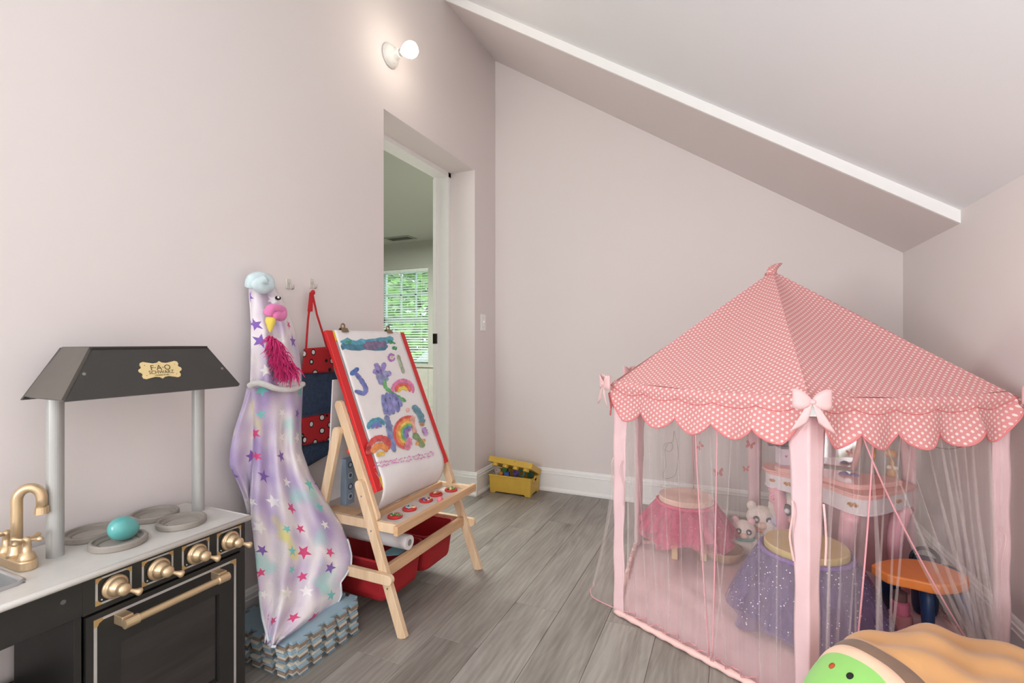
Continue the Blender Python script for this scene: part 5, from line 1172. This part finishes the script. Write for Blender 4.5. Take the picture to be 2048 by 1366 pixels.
# pink toy drum-like stack left of the blue legs
sk2 = onz(1800, 1262, .016)
ps = thing('toy_cake_stand', 'small pink and brown toy tower between the purple skirt and the blue legs', 'toy', (sk2.x, sk2.y, .016))
obj('lower_tier', lathe([(.034, 0), (.036, .004), (.036, .06), (.03, .064)], (sk2.x, sk2.y, .016), (0, 0, 1), 22), mat('dusty_rose', (206, 140, 144), .5), ps)
obj('middle_tier', lathe([(.027, .064), (.028, .07), (.028, .105), (.022, .109)], (sk2.x, sk2.y, .016), (0, 0, 1), 22), mat('hot_pink_plastic', (232, 130, 160), .45), ps)
obj('top_tier', lathe([(.02, .109), (.021, .115), (.021, .14), (.01, .146), (1e-5, .147)], (sk2.x, sk2.y, .016), (0, 0, 1), 22), mat('mauve_brown', (128, 96, 96), .6), ps)

# ================================================================== foreground cushion
cu = thing('floor_cushion', 'large tan plush cushion with brown, cream and green felt bands in the foreground', 'cushion', (.50, 1.28, 0))
TANC = mat('tan_velour', (214, 160, 104), .9, var=.08, vs=6, bump=.25, bs=9, sheen=.3)
GRN = mat('bright_green_felt', (150, 214, 112), .9, var=.04, sheen=.2); CRM = mat('cream_peach_felt', (244, 206, 176), .9, var=.04, sheen=.2); BRN = mat('brown_felt', (128, 100, 82), .9, var=.08, sheen=.2)
ax_ = Vector((RT[0], RT[1], 0)); ay_ = Vector((FW[0], FW[1], 0))
cc0 = ay_ * 1.03 + ax_ * 1.02; RXc, RYc, HZc = .40, .30, .374
cu.location = (cc0.x, cc0.y, 0); ORG[cu.name] = Vector((cc0.x, cc0.y, 0))
th_ = R(2); pa = Vector((math.cos(th_), math.sin(th_))); qa = Vector((-pa.y, pa.x))
def cpt(p, q, puff=0.0):
    # p runs across the bands, q along them; both over the disc
    e = p * pa + q * math.sqrt(max(0, 1 - p * p)) * qa; r_ = min(1, e.length); wob = 1 + .02 * math.sin(5 * math.atan2(e.y, e.x) + 1)
    w_ = Vector((cc0.x, cc0.y, 0)) + ax_ * (e.x * RXc * wob) + ay_ * (e.y * RYc * wob)
    z = (1 - r_ ** 4) ** .5
    fold = .009 * math.sin(7 * e.x - 9 * e.y + 2 * math.sin(4 * e.x)) + .006 * math.sin(15 * e.x + 12 * e.y)
    w_.z = .012 + (HZc - .012) * z * (1 - .09 * (e.x + .5)) + fold * z * (1 if p > -.45 else .15) + puff; return w_
def strip(name, p0, p1, m_, wv0, wv1, np_, lift, label=None):
    def fn(s_, t_):
        q = -1 + 2 * s_; a0 = p0 + wv0 * math.sin(11 * s_ + 1); a1 = p1 + wv1 * math.sin(11 * s_ + 1); p = a0 + (a1 - a0) * t_
        return cpt(max(-1, min(1, p)), q, lift * math.sin(math.pi * t_))
    top_ = grid(fn, 64, np_); bot_ = ([Vector((v.x, v.y, .004)) for v in top_[0]], [tuple(reversed(f)) for f in top_[1]])
    return obj(name, join(top_, bot_), m_, cu, smooth=True, label=label)
g_ = strip('green_end', -1, -.635, GRN, 0, .012, 16, .0)
strip('cream_band', -.635, -.56, CRM, .012, .008, 6, .004); strip('brown_band', -.56, -.475, BRN, .008, 0, 6, .004); strip('tan_cover', -.475, 1, TANC, 0, 0, 70, 0)
for u, v, m_, r_ in ((1700, 1352, mat('black_felt', (26, 24, 26)), .008), (1664, 1332, mat('orange_red_felt', (190, 84, 48), .9), .008)):
    d = Vector(ray(u, v)); o_ = Vector((0, 0, H)); bpy.context.view_layer.update()
    dg = bpy.context.evaluated_depsgraph_get(); hit = sc.ray_cast(dg, o_ + d * .3, d.normalized())
    if hit[0] and hit[4] and hit[4].parent == cu:
        obj('felt_eye', lathe([(r_, 0), (r_ * .9, .002), (1e-5, .003)], hit[1], hit[2] if hit[2].dot(d) < 0 else -hit[2], 14), m_, g_, smooth=True)
